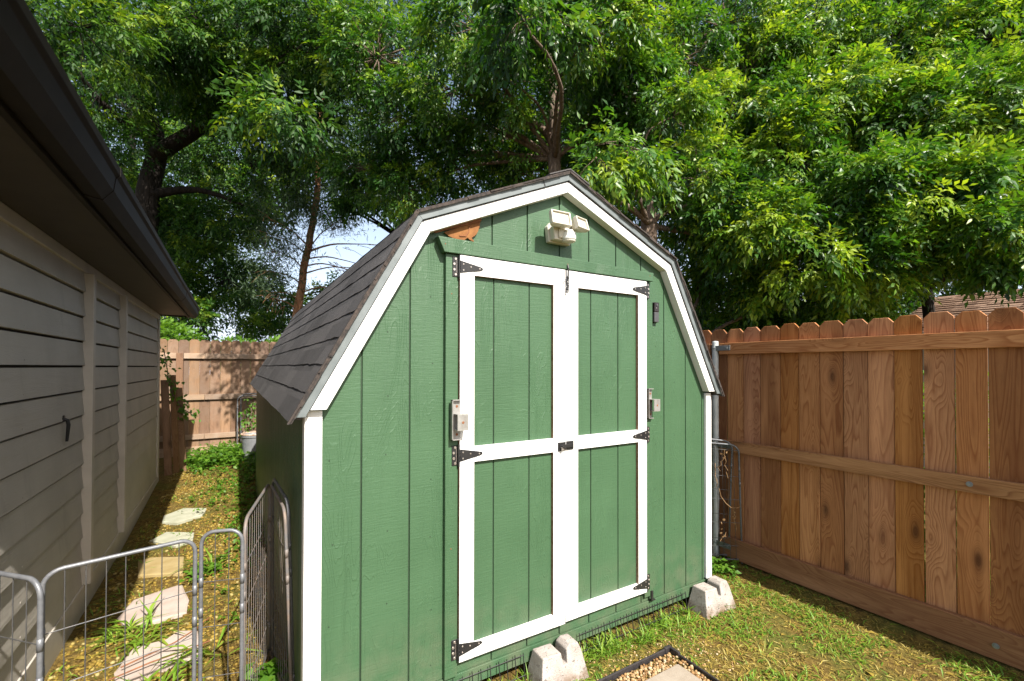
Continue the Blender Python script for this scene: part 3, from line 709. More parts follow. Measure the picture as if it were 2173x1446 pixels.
# ---------------------------------------------------------------- back fence, older wood
bf = thing('wooden_fence', 'sunlit weathered brown picket fence closing the far end of the alley', 'fence', (0, 0, 0), PSI)
BY = 6.80; x = -3.2
while x < 3.02:
    wd = R.uniform(.136, .143); picket(x+.0012, x+wd-.0012, BY+R.uniform(0, .004), .016, .16, 1.955, 'oldpicket', bf, 'X'); x += wd
for z0, z1 in ((1.655, 1.740), (1.00, 1.085), (.375, .455)):
    for a, b in ((-3.2, -.62), (-.616, 1.8), (1.804, 3.04)):
        MB().box(a, b, BY-.038, BY-.001, z0, z1).build('rail', 'oldrail', bf, loc=((a+b)/2, BY-.02, (z0+z1)/2), bevel=.003)
for a, b in ((-3.2, -.62), (-.616, 1.8), (1.804, 3.04)): MB().box(a, b, BY-.032, BY-.001, .09, .262).build('kick_board', 'oldrail', bf, loc=((a+b)/2, BY-.02, .18), bevel=.003)
MB().box(-.98, -.892, BY-.135, BY-.040, .0, 1.74).build('post', 'oldboard', bf, loc=(-.94, BY-.09, 0), bevel=.004)

# boards leaning at the far house corner
for k, (xa, ya, xb, yb, h, wd, lab) in enumerate([(-.945, 5.42, -1.01, 5.55, 1.24, .075, 'brown board leaning upright at the far house corner, nearest the wall'),
        (-.865, 5.50, -.935, 5.66, 1.30, .060, 'pale edged board leaning at the far house corner, middle of three'),
        (-.800, 5.56, -.875, 5.75, 1.12, .070, 'brown board leaning at the far house corner, nearest the alley')]):
    m = MB(); g = gz(xa, ya)
    m.prism([hw(xa-wd/2, ya, g), hw(xa+wd/2, ya+.02, g), hw(xb+wd/2, yb+.02, g+h), hw(xb-wd/2, yb, g+h)], (.008, .022, 0))
    tag(m.build('board', 'oldboard', None, loc=hw(xa, ya, g), bevel=.002), lab, 'board', 'boards leaning at the house corner')

# ---------------------------------------------------------------- folding wire pens
def panel(par, b0, b1, t0, t1, rc, n_w, levels, r=.0068, mat='penmetal', wr=.0016, tabs=True):
    """bent tube frame from b0 up over t0..t1 down to b1 with rounded top corners, welded wires inside"""
    b0, b1, t0, t1 = map(Vector, (b0, b1, t0, t1))
    u = (t1-t0).normalized(); v0 = (t0-b0).normalized(); v1 = (t1-b1).normalized()
    pts = [b0, b0.lerp(t0, .5)]
    for k in range(7):
        q = k/6*math.pi/2; pts.append(t0 - v0*rc*(1-math.sin(q)) + u*rc*(1-math.cos(q)))
    for k in range(7):
        q = k/6*math.pi/2; pts.append(t1 - u*rc*(1-math.sin(q)) - v1*rc*(1-math.cos(q)))
    pts += [b1.lerp(t1, .5), b1]
    m = MB(); m.tube(pts, r, 10)
    m.tube([b0.lerp(t0, .06), b1.lerp(t1, .06)], r*.8, 8)
    if tabs:
        for e in (b0.lerp(t0, .80), b0.lerp(t0, .68), b1.lerp(t1, .80), b1.lerp(t1, .68), b0.lerp(t0, .2), b1.lerp(t1, .2)):
            m.tube([e-Vector((0, 0, .018)), e+Vector((0, 0, .018))], r*1.12, 8)
    p = m.build('panel', mat, par, smooth=True)
    wm = MB()
    def dep(f):                                        # how far the round corner drops the top at fraction f
        L = (t1-t0).length; d = min(f, 1-f)*L
        return rc-math.sqrt(max(0, rc*rc-(rc-d)**2)) if d < rc else 0
    for k in range(1, n_w):
        f = k/n_w; a = b0.lerp(b1, f); b = t0.lerp(t1, f); bl = (b-a).length
        wm.tube([a.lerp(b, .06), a.lerp(b, 1-dep(f)/bl)], wr, 5)
    for h in levels: wm.tube([b0.lerp(t0, h), b1.lerp(t1, h)], wr, 5)
    wm.build('wire_grid', 'wire' if mat == 'penmetal' else mat, p)
    return p
ZT = .92; LV = (.22, .42, .62, .80)
pen = thing('folding_pet_pen', 'grey folding wire pet pen standing across the alley beside the shed corner', 'pet pen', (-.4, .1, 0))
def PP(x, y, z): return (x+.4, y-.1, z)
def pan(b0, b1, rc, n, lv=LV, dt0=(0, 0), dt1=(0, 0), zt=ZT, mat='penmetal', **k):
    return panel(pen, PP(*b0, .0), PP(*b1, .0), PP(b0[0]+dt0[0], b0[1]+dt0[1], zt), PP(b1[0]+dt1[0], b1[1]+dt1[1], zt), rc, n, lv, mat=mat, **k)
pan((-1.02, .235), (-.700, -.085), .05, 8)
pan((-.714, -.022), (-.352, .072), .045, 8)
pan((-.338, .128), (-.208, .090), .045, 3)
pan((-.205, .165), (-.092, .800), .06, 12, LV, mat='penrust', dt0=(.004, .03), wr=.0014)
pan((-.020, .235), (-.088, .775), .06, 11, LV, dt0=(-.035, .02), mat='penrust', wr=.0013)
pan((.000-.012, .262), (-.072, .80), .06, 11, LV, dt0=(-.028, .02), dt1=(-.004, 0), mat='penmetal', wr=.0013, zt=.945)
rp = thing('folded_pet_pen', 'two folded wire pen panels leaning at the galvanised fence post', 'pet pen', (2.95, .25, 0))
panel(rp, (.130, -.085, 0), (-.16, .10, 0), (.088, -.085, .935), (-.14, .14, .95), .06, 8, (.17, .36, .55, .74, .955))
panel(rp, (.115, .02, 0), (-.16, .20, 0), (.085, -.035, .955), (-.15, .20, .985), .06, 8, (.2, .4, .6, .8))
bp = thing('pen_panel', 'rounded grey pen panel leaning on the far fence behind the grey can', 'pet pen', hw(.06, 6.45, .1))
panel(bp, (-.23, 0, 0), (.42, .06, 0), (-.235, .18, .95), (.40, .2, .95), .07, 10, (.3, .6, .85), r=.010)
panel(bp, (-.18, .08, 0), (.45, .14, 0), (-.19, .22, .98), (.43, .24, .98), .07, 10, (.3, .6, .85), r=.010)
# dry vine hanging in the right panels
m = MB()
def wig(p, q, n, amp, r):
    p, q = Vector(p), Vector(q)
    m.tube([p.lerp(q, k/n)+Vector((R.uniform(-amp, amp), R.uniform(-amp, amp), R.uniform(-amp, amp))) for k in range(n+1)], r, 5)
wig((2.89, .20, .90), (2.93, .18, .70), 6, .012, .0022); wig((2.90, .19, .87), (2.87, .22, .74), 5, .012, .002); wig((2.85, .24, .80), (2.86, .23, .62), 6, .010, .0025)
m.tube([(2.86, .21, .62), (2.87, .20, .56), (2.90, .18, .51), (2.94, .165, .475), (2.99, .155, .465), (3.03, .15, .470), (3.035, .155, .48)], .0026, 6)
wig((2.965, .16, .47), (2.985, .15, .30), 8, .010, .0024); wig((2.90, .18, .30), (2.87, .2, .22), 4, .012, .0022)
for k in range(26):
    c = Vector(R.choice([(2.97, .155, R.uniform(.3, .46)), (2.90, .19, R.uniform(.7, .9)), (2.86, .23, R.uniform(.55, .8)), (2.88, .2, R.uniform(.22, .4))]))+Vector((R.uniform(-.02, .02), R.uniform(-.01, .01), 0))
    a = Vector((R.uniform(-1, 1), R.uniform(-1, 1), R.uniform(-1, .3))).normalized()*.022; s = a.cross(Vector((R.uniform(-1, 1), 1, .3))).normalized()*.008
    m.add([c, c+a*.5+s, c+a, c+a*.5-s], [(0, 1, 2, 3)])
tag(m.build('dried_vine', 'dry', None), 'dry brown vine hanging in the folded panels by the fence post', 'vine')

# ---------------------------------------------------------------- stepping stones, gravel bed, can
def stone(pts, mat, lab, th=.020):
    c = Vector((sum(p[0] for p in pts)/len(pts), sum(p[1] for p in pts)/len(pts)))
    ring = []
    for i, p in enumerate(pts):
        q = pts[(i+1) % len(pts)]
        for k in range(4):
            v = Vector(p).lerp(Vector(q), k/4); a = math.atan2(v.y-c.y, v.x-c.x)
            ring.append(v+(v-c)*(.05*noise.noise((a*1.7, c.x*9, c.y*5))))
    zb = gz(c.x, c.y); m = MB(); n = len(ring)
    vs = [(v.x, v.y, zb-.02) for v in ring] + [(v.x, v.y, zb+th*.75) for v in ring] + [(c.x+(v.x-c.x)*.93, c.y+(v.y-c.y)*.93, zb+th+.004*noise.noise((v.x*6, v.y*6, 1))) for v in ring] + [(c.x, c.y, zb+th)]
    fs = [(i, (i+1) % n, n+(i+1) % n, n+i) for i in range(n)] + [(n+i, n+(i+1) % n, 2*n+(i+1) % n, 2*n+i) for i in range(n)] + [(2*n+i, 2*n+(i+1) % n, 3*n) for i in range(n)]
    m.add(vs, fs)
    tag(m.build('stepping_stone', mat, None, loc=(c.x, c.y, zb)), lab, 'stepping stone', 'flagstones in the alley')
stone([(-.90, 3.72), (-.76, 3.92), (-.55, 3.80), (-.57, 3.55), (-.76, 3.41), (-.88, 3.50)], 'stone_grey', 'pale flagstone farthest down the alley, smallest of the five')
stone([(-.915, 3.06), (-.82, 3.24), (-.60, 3.09), (-.59, 2.87), (-.70, 2.79)], 'stone_grey', 'pale greenish flagstone second from the far fence')
stone([(-.915, 2.60), (-.84, 2.63), (-.62, 2.51), (-.59, 2.17), (-.86, 2.28)], 'stone_tan', 'golden tan flagstone in the middle of the alley')
stone([(-.86, 1.66), (-.82, 1.88), (-.58, 1.98), (-.51, 1.69), (-.50, 1.51), (-.78, 1.49)], 'stone_pink', 'large pinkish flagstone seen just above the pen wires')
stone([(-.75, 1.03), (-.71, 1.24), (-.57, 1.24), (-.52, 1.31), (-.43, 1.26), (-.40, .96), (-.56, .94), (-.71, .87)], 'stone_pink', 'large pinkish flagstone nearest the pen, crossed by thin roots')
E0 = .034
bed = thing('gravel_bed_edging', 'black plastic garden edging round the gravel and paver bed', 'edging', (1.755, -.247, 0))
m = MB(); g0 = gz(1.75, -.25)
m.box(-1.6, -.030, -.005, .005, g0-.06, g0+E0); m.build('edging_strip', 'edging', bed, bevel=.004)
m = MB(); m.box(-.005, .005, -1.3, -.055, g0-.06, g0+E0-.004); m.build('edging_strip', 'edging', bed, bevel=.004)
m = MB(); m.box(-.040, .009, -.009, .009, g0-.05, g0+E0+.006); m.box(-.009, .009, -.066, -.0085, g0-.05, g0+E0+.005); m.build('corner_connector', 'edging', bed, bevel=.004)
m = MB(); m.box(-.22, .22, -.22, .22, -.04, .024)
pv = tag(m.build('paver', 'paver', None, loc=(0, 0, 0), bevel=.006), 'square beige concrete paver set in the gravel bed', 'paver'); pv.location = (1.468, -.575, g0+.006)
m = MB(); m.add([(.16, -1.5, g0+.008), (1.744, -1.5, g0+.008), (1.744, -.258, g0+.008), (.16, -.258, g0+.008)], [(0, 1, 2, 3)])
tag(m.build('gravel_bed', 'ground', None), kind='structure')
can = thing('grey_can', 'grey plastic garden can with rusty rim by the far shed corner', 'garden can', hw(.035, 5.78, gz(.03, 5.8)))
m = MB(); m.lathe([(.0, 0), (.125, 0), (.135, .02), (.158, .36), (.168, .365), (.170, .40), (.160, .405), (.150, .38), (.125, .05), (.0, .05)], (0, 0, 0), 32); m.build('body', 'can', can, smooth=False, bevel=.002)
m = MB(); m.tube([(.166*math.cos(i*math.pi/16), .166*math.sin(i*math.pi/16), .408) for i in range(33)], .010, 8, caps=False); m.build('rim', 'canrim', can, smooth=True)

# ---------------------------------------------------------------- things beyond the right fence
nb = thing('neighbour_house', 'house behind the right fence with a brown shingle roof', 'house', (0, 0, 0), PSI)
def roofslab(m, x0, z0, x1, z1, y0, y1, n):
    t = Vector((x1-x0, 0, z1-z0)); e = t/n; nr = Vector((-t.z, 0, t.x)).normalized()
    for c in range(n):
        a = Vector((x0, 0, z0))+e*c; b = a+e*1.06
        ys = [y0]+[y0+.2*i+R.uniform(-.03, .03) for i in range(1, int((y1-y0)/.2))]+[y1]
        for p, q in zip(ys, ys[1:]):
            h = R.choice((.012, .02, .024))
            lo = a+nr*h
            m.add([(a.x, p, a.z), (a.x, q, a.z), (lo.x, p, lo.z), (lo.x, q, lo.z), (b.x, p, b.z+.004), (b.x, q, b.z+.004)], [(0, 1, 3, 2), (2, 3, 5, 4)])
m = MB(); roofslab(m, 8.1, 2.02, 10.5, 2.80, -6, .86, 17); roofslab(m, 12.9, 2.02, 10.5, 2.80, -6, .86, 17)
m.prism([(8.1, -6, 2.0), (10.5, -6, 2.775), (12.9, -6, 2.0)], (0, 6.84, 0)); m.build('roof', 'brown_shingle', nb)
MB().box(8.4, 12.6, -5.8, .66, -.1, 2.04).build('wall', 'taupe', nb)
MB().box(8.06, 8.12, -6, .87, 1.90, 2.03).build('fascia', 'taupe', nb, bevel=.003)
ns = thing('green_outbuilding', 'dark green outbuilding with a white window just above the right fence', 'outbuilding', (0, 0, 0), PSI)
MB().box(9.9, 13.0, 3.4, 6.6, -.1, 2.80).build('wall', 'green', ns)
m = MB(); m.prism([(9.6, 3.2, 2.80), (11.4, 3.2, 3.05), (13.2, 3.2, 2.80)], (0, 3.6, 0)); m.build('roof', 'houseroof', ns)
f_ = MB(); f_.box(9.865, 9.898, 4.46, 4.52, 2.52, 2.86); f_.box(9.865, 9.898, 4.93, 4.99, 2.52, 2.86); f_.box(9.865, 9.898, 4.521, 4.929, 2.80, 2.86); f_.box(9.85, 9.898, 4.42, 5.03, 2.48, 2.519); f_.box(9.868, 9.896, 4.715, 4.735, 2.521, 2.799)
wf = f_.build('window', 'white', ns, bevel=.003)
MB().box(9.886, 9.897, 4.522, 4.928, 2.521, 2.799).build('pane', 'galv', wf)

# ---------------------------------------------------------------- leaves
def nrm(a): return a/np.maximum(1e-9, np.linalg.norm(a, axis=1, keepdims=True))
def leaf_geo(P, D, N, l, w, droop=.14, fold=.25):
    """pointed leaves folded along the midrib: 5 points, 4 triangles each"""
    D = nrm(D); Sd = nrm(np.cross(D, N)); N = np.cross(Sd, D); l = l[:, None]; w = w[:, None]
    V = np.stack([P, P+D*l*.42+Sd*w+N*w*fold, P+D*l*.46-N*l*.01, P+D*l*.42-Sd*w+N*w*fold, P+D*l-N*l*droop-np.array([0, 0, 1.])*l*.05], 1).reshape(-1, 3)
    k = len(P); b = (np.arange(k)*5)[:, None]
    F = np.concatenate([b+np.array([0, 2, 1]), b+np.array([0, 3, 2]), b+np.array([1, 2, 4]), b+np.array([2, 3, 4])], 0)
    return V, F
class Leaves:
    def __init__(s): s.V = []; s.F = []; s.T = []; s.n = 0
    def put(s, V, F, T): s.V.append(V); s.F.append(F+s.n); s.T.append(T); s.n += len(V)
    def build(s, name, mat, parent=None):
        return npmesh(name, np.concatenate(s.V), np.concatenate(s.F), mat, parent, np.concatenate(s.T))
def compound(L, P, D, N, LL, tint, k=3, ll=.44, wr=.19, jit=.38):
    """feather-shaped leaves: k pairs of leaflets and one at the tip along a drooping stalk"""
    n = len(P); D = nrm(D); Sd = nrm(np.cross(D, N)); Nn = np.cross(Sd, D)
    for i in range(k+1):
        for s in ((-1, 1) if i < k else (0,)):
            t = .30+.70*i/k; dl = np.array([0, 0, -1.])*(t*t*.30)
            p = P+(D*t+dl)*LL[:, None]
            a = .95-.25*i/k
            d = D*math.cos(a)+Sd*s*math.sin(a) if s else D
            d = d+np.array([0, 0, -.30])+NR.normal(0, jit*.5, (n, 3))
            nn = Nn+NR.normal(0, jit, (n, 3))
            l = LL*ll*NR.uniform(.75, 1.15, n)*(1-.25*abs(t-.7)); wd = l*wr*NR.uniform(.8, 1.2, n)
            V, F = leaf_geo(p, d, nn, l, wd)
            L.put(V, F, np.repeat(np.clip(tint+NR.normal(0, .10, n), 0, 1), 5))
def unit(n):
    return nrm(NR.normal(0, 1, (n, 3)))
def lobe(L, B, c, r, q, leafL, sub=.30, per=20, twig=True, k=3, flat=.8, tint0=.45, cl=3.4):
    """one bough: leaf sprays round twig ends spread through an ellipsoid, thinner inside"""
    c = np.array(c); n = max(3, int(q*cl*(r/sub)**2))
    o = unit(n); rad = NR.uniform(.35, 1, n)**.55
    C = c+o*rad[:, None]*r*np.array([1, 1, flat])
    tone = NR.uniform(-.32, .30, n)
    for i in range(n):
        m = int(per*NR.uniform(.6, 1.3)); rr = sub*NR.uniform(.7, 1.2)
        oo = unit(m); pr = NR.uniform(.2, 1, m)
        P = C[i]+oo*(pr*rr)[:, None]*np.array([1, 1, .75])
        D = oo*.6+o[i]*.7+NR.normal(0, .45, (m, 3))+np.array([0, 0, -.28])
        N = NR.normal(0, .45, (m, 3))+np.array([0, -.15, 1.])
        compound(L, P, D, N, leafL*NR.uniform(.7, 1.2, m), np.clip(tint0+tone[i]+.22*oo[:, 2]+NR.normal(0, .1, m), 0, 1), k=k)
        if twig and B is not None and NR.random() < .8:
            a = c+(C[i]-c)*.15; mid = (a+C[i])/2+NR.normal(0, .08*r, 3)
            B.tube([a, mid, C[i], C[i]+o[i]*sub*.7+np.array([0, 0, -.05])], [.011*r+.004, .008*r+.002, .005, .002], 4, caps=False)
def limb(B, pts, r0, r1, n=8, sub=4, wob=.04):
    pts = [Vector(p) for p in pts]; out = []
    for i in range(len(pts)-1):
        a = pts[max(0, i-1)]; b, c = pts[i], pts[i+1]; d = pts[min(len(pts)-1, i+2)]
        for k in range(sub):
            t = k/sub
            out.append(.5*((2*b)+(c-a)*t+(2*a-5*b+4*c-d)*t*t+(3*b-a-3*c+d)*t**3)+Vector((R.uniform(-1, 1), R.uniform(-1, 1), 0))*wob*r0)
    out.append(pts[-1]); m = len(out)
    B.tube(out, [r0+(r1-r0)*(i/(m-1))**.8*R.uniform(.95, 1.05) for i in range(m)], n)
LOB = {'E': [(6.7, 1.19, 5.15, 0.75, 1), (7.3, 0.6, 4.72, 0.75, 1), (7.93, 0.11, 4.85, 0.8, 1), (7.49, -0.43, 3.63, 0.75, 1), (5.89, 1.33, 4.29, 0.65, 1), (6.28, 0.64, 3.75, 0.65, 1), (6.5, 0.16, 3.41, 0.55, 1), (5.28, 1.36, 3.31, 0.5, 0.9), (5.47, 0.9, 2.94, 0.45, 0.9), (6.1, 0.53, 2.77, 0.4, 0.9), (6.63, -0.49, 2.93, 0.4, 0.9), (6.07, 2.03, 5.38, 0.7, 1), (8.29, 1.04, 6.37, 0.9, 1), (9.42, 0.36, 6.59, 1.0, 1), (8.94, -0.38, 5.17, 0.9, 1), (7.61, 1.79, 6.81, 0.9, 1), (5.92, 0.74, 3.37, 0.4, 1), (6.92, -0.09, 3.52, 0.6, 1), (7.12, -0.67, 2.86, 0.4, 0.8), (9.29, 1.24, 7.67, 1.0, 1), (10.79, 0.11, 7.59, 1.0, 1), (7.12, -0.2, 2.92, 0.3, 0.9), (6.1, 1.58, 2.72, 0.4, 0.9), (6.55, 1.08, 2.49, 0.32, 0.9), (7.36, 0.71, 2.6, 0.3, 1), (7.24, 1.13, 2.38, 0.28, 1), (6.6, 1.52, 2.33, 0.28, 1), (6.53, 2.25, 2.36, 0.3, 1), (7.25, 0.42, 2.89, 0.3, 0.9)], 'B': [(5.59, 2.65, 6.29, 0.75, 0.55), (4.68, 2.16, 4.9, 0.6, 0.55), (2.95, 1.23, 3.67, 0.33, 1.1), (2.62, 1.31, 3.51, 0.22, 1), (4.92, 1.91, 4.03, 0.5, 1), (5.16, 1.66, 3.69, 0.45, 1), (5.07, 1.95, 3.38, 0.4, 1), (6.02, 2.08, 3.07, 0.45, 1), (6.13, 2.72, 2.91, 0.45, 0.9), (6.91, 2.02, 2.5, 0.35, 1), (6.61, 2.61, 7.19, 0.9, 0.55), (5.05, 2.65, 4.33, 0.35, 0.8), (6.25, 1.93, 4.68, 0.6, 1), (5.02, 3.6, 4.35, 0.45, 0.8), (6.7, 2.34, 6.27, 0.8, 0.55), (5.47, 3.29, 7.34, 0.8, 0.55)], 'A': [(1.76, 1.24, 4.43, 0.32, 1.1), (3.48, 2.4, 5.81, 0.7, 1), (2.25, 3.14, 5.8, 0.6, 1), (2.91, 3.44, 5.54, 0.5, 1), (2.4, 4.22, 5.66, 0.6, 0.9), (4.42, 2.78, 5.57, 0.5, 1), (3.29, 4.38, 5.27, 0.6, 0.9), (2.8, 5.15, 5.15, 0.6, 0.9), (4.41, 3.72, 5.27, 0.5, 0.8), (2.04, 5.36, 5.68, 0.7, 0.9), (2.17, 5.76, 4.67, 0.55, 0.9), (3.87, 4.74, 4.92, 0.6, 1), (1.64, 6.3, 5.09, 0.6, 0.9), (1.58, 5.39, 6.56, 0.8, 0.9), (4.68, 2.85, 5.59, 0.7, 1), (4.54, 4.54, 7.64, 0.9, 0.8), (4.69, 5.05, 6.49, 0.8, 0.7)], 'C': [(-2.1, 10.39, 6.4, 0.42, 0.8), (-1.01, 9.03, 7.0, 0.42, 0.9), (-2.35, 11.48, 5.37, 0.5, 0.8), (0.83, 6.18, 7.25, 0.9, 0.9), (0.02, 7.24, 7.71, 0.9, 1), (-0.93, 7.81, 7.63, 0.9, 1), (-1.84, 7.77, 7.24, 0.8, 1), (-2.33, 6.91, 6.48, 0.6, 1), (0.63, 7.12, 6.65, 0.8, 0.9), (-0.44, 8.68, 7.34, 0.8, 0.9), (-1.34, 9.22, 7.53, 0.8, 1), (-2.77, 10.08, 7.14, 0.7, 1), (-2.44, 13.97, 6.54, 1.1, 0.9), (-3.05, 12.0, 6.52, 0.7, 0.8), (-1.16, 12.61, 7.24, 0.9, 0.8), (-0.18, 9.7, 6.18, 0.7, 0.7), (-1.47, 11.65, 5.01, 1.0, 0.9), (-0.47, 11.05, 5.36, 0.9, 0.8), (-1.96, 11.97, 3.37, 0.8, 1), (0.39, 8.2, 6.2, 0.6, 0.8), (1.07, 7.33, 5.9, 0.6, 0.9), (1.38, 7.62, 5.15, 0.55, 0.8), (0.83, 9.11, 5.76, 0.6, 0.6), (-0.7, 12.37, 3.93, 1.0, 0.9), (-1.37, 9.88, 2.52, 0.45, 1), (0.16, 10.72, 2.44, 0.4, 1), (-0.43, 10.49, 2.51, 0.35, 0.9), (0.51, 11.66, 3.16, 0.5, 0.9), (0.43, 6.54, 6.92, 0.6, 1), (0.23, 3.8, 4.36, 0.22, 1.3), (-0.17, 4.09, 4.57, 0.16, 1.3), (0.31, 4.0, 4.68, 0.15, 1.3)], 'F1': [(16.08, 1.76, 4.96, 1.0, 0.8), (13.23, 2.29, 5.55, 1.4, 0.8), (13.95, 1.27, 6.32, 1.5, 0.8), (14.2, 2.89, 4.47, 0.8, 0.8), (14.12, 0.61, 4.57, 1.2, 0.8), (13.21, 1.69, 7.91, 1.6, 0.8), (14.57, 0.87, 8.76, 1.6, 0.8), (12.95, 2.48, 3.54, 0.5, 0.7)], 'F2': [(11.58, 3.89, 2.93, 0.8, 1), (10.47, 5.72, 2.93, 0.8, 1), (12.58, 3.29, 2.88, 0.7, 1), (14.84, 3.11, 3.32, 0.9, 1), (11.77, 4.94, 3.31, 0.9, 1), (17.03, 2.95, 4.02, 1.0, 1), (10.56, 4.47, 5.03, 1.3, 0.8), (11.76, 3.74, 6.55, 1.5, 0.8), (10.05, 4.75, 7.13, 1.4, 0.8), (12.11, 4.15, 3.97, 1.0, 0.9), (11.12, 5.33, 3.57, 0.8, 0.9), (11.04, 4.14, 8.89, 1.7, 0.8), (12.55, 3.25, 8.31, 1.6, 0.8), (12.57, 3.28, 5.04, 1.2, 0.9), (11.78, 2.6, 3.02, 0.6, 0.9), (9.37, 5.76, 5.92, 1.1, 0.8), (9.34, 5.16, 8.53, 1.5, 0.8), (11.53, 3.83, 10.41, 1.6, 0.7)], 'F3': [(7.69, 7.31, 8.27, 1.5, 0.8), (6.66, 8.52, 7.49, 1.3, 0.8), (9.17, 7.02, 7.5, 1.3, 0.8), (8.45, 6.84, 9.93, 1.7, 0.8), (6.37, 8.08, 9.8, 1.5, 0.7), (5.52, 9.78, 7.31, 1.1, 0.8), (8.01, 8.3, 6.76, 1.0, 0.9), (9.91, 7.18, 5.66, 0.9, 0.9), (6.03, 8.26, 11.2, 1.6, 0.7), (6.0, 7.5, 2.2, 1.2, 1), (7.5, 6.6, 2.2, 1.2, 1), (5.0, 8.6, 2.6, 1.2, 1), (8.6, 5.6, 2.2, 1.2, 1), (3.9, 9.8, 2.6, 1.2, 1), (7.0, 8.0, 4.2, 1.3, 1), (5.6, 9.0, 4.6, 1.2, 1)], 'F4': [(3.39, 11.06, 6.76, 0.8, 1), (2.45, 11.04, 6.95, 0.7, 1), (1.08, 11.85, 7.48, 0.8, 1), (0.18, 12.4, 6.55, 0.8, 1), (-0.74, 12.93, 7.87, 0.9, 1), (2.78, 11.4, 8.69, 1.2, 0.7), (4.56, 11.53, 6.86, 0.9, 0.8), (2.3, 11.67, 10.48, 1.5, 0.7), (3.83, 10.74, 11.45, 1.5, 0.6), (3.28, 12.29, 7.16, 0.8, 0.8), (1.81, 11.94, 11.86, 1.5, 0.7)], 'F5': [(-1.92, 16.58, 5.0, 1.8, 0.9), (-3.29, 17.39, 5.95, 1.8, 0.9), (-0.84, 15.91, 7.23, 1.6, 0.8), (-2.76, 17.04, 8.82, 1.8, 0.8), (-3.76, 16.45, 10.41, 1.8, 0.8), (-1.68, 16.37, 10.73, 1.6, 0.7), (0.22, 15.22, 11.53, 1.6, 0.7), (-2.3, 15.67, 2.84, 1.2, 0.9), (-0.27, 15.61, 4.05, 1.2, 0.9), (-3.13, 16.05, 12.2, 1.9, 0.8), (-0.86, 15.27, 12.58, 1.8, 0.7), (-4.68, 14.67, 10.41, 1.5, 0.8)], 'F6': [(2.51, 17.45, 3.98, 0.9, 1), (3.0, 17.15, 4.56, 0.5, 1), (0.9, 16.09, 3.03, 0.7, 1)]}
def tree(name, label, cat, base, trunk, r0, lobes, leafL, mat, barkm, group=None, sub=.30, per=20, k=3, limbs=True, extra=(), hub=None, tint0=.45, twig=True, cl=3.4):
    t = thing(name, label, cat, base, 0, group); B = MB(); L = Leaves(); b = Vector(base)
    limb(B, [b-Vector((0, 0, .3))]+[Vector(p) for p in trunk], r0, r0*.45, 12, wob=.10)
    for pts, ra, rb in extra: limb(B, pts, ra, rb, 8, wob=.15)
    tr = [Vector(p) for p in trunk]
    for (x, y, z, r, q) in lobes:
        lobe(L, B, (x, y, z), r, q, leafL, sub, per, twig, k, tint0=tint0, cl=cl)
        if limbs and not (x < .6 and z < 4.8):
            c = Vector((x, y, z)); s = min(tr, key=lambda p: (p-c).length+max(0, p.z-c.z)*1.5)
            mid = s.lerp(c, .55)+Vector((R.uniform(-.2, .2), R.uniform(-.2, .2), .06*(c-s).length))
            limb(B, [s, mid, c], max(.016, min(r0*.32, .028*(c-s).length)), .010, 7, wob=.5)
    B2 = MB(); B2.v = [tuple(Vector(p)-b) for p in B.v]; B2.f = B.f; B2.mi = B.mi
    B2.build('trunk', barkm, t, smooth=True)
    V = np.concatenate(L.V)-np.array(base); npmesh('crown', V, np.concatenate(L.F), mat, t, np.concatenate(L.T))
    return t
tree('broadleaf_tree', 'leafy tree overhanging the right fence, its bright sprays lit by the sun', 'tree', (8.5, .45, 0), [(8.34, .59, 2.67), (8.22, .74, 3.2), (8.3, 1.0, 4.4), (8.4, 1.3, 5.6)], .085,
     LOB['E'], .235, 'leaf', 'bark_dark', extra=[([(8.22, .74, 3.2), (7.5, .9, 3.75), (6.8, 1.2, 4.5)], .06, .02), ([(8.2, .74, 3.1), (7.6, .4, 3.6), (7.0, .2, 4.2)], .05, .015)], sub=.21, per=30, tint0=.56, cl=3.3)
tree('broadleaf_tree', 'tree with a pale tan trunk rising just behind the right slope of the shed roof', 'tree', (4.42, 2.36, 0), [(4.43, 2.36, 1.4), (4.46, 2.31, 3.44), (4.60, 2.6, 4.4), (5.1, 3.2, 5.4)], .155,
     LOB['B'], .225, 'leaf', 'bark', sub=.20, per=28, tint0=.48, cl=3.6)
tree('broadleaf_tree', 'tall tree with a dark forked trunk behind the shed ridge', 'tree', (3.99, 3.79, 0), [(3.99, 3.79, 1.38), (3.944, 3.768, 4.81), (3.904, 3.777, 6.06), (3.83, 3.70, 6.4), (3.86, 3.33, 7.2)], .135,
     LOB['A'], .225, 'leaf', 'bark', extra=[([(3.94, 3.77, 5.0), (3.70, 3.83, 5.28), (3.04, 3.84, 5.27), (2.4, 3.9, 5.5)], .08, .025), ([(3.9, 3.77, 6.2), (3.5, 3.6, 7.0), (3.0, 3.4, 7.6)], .06, .02)], sub=.23, per=28, tint0=.33, cl=3.8)
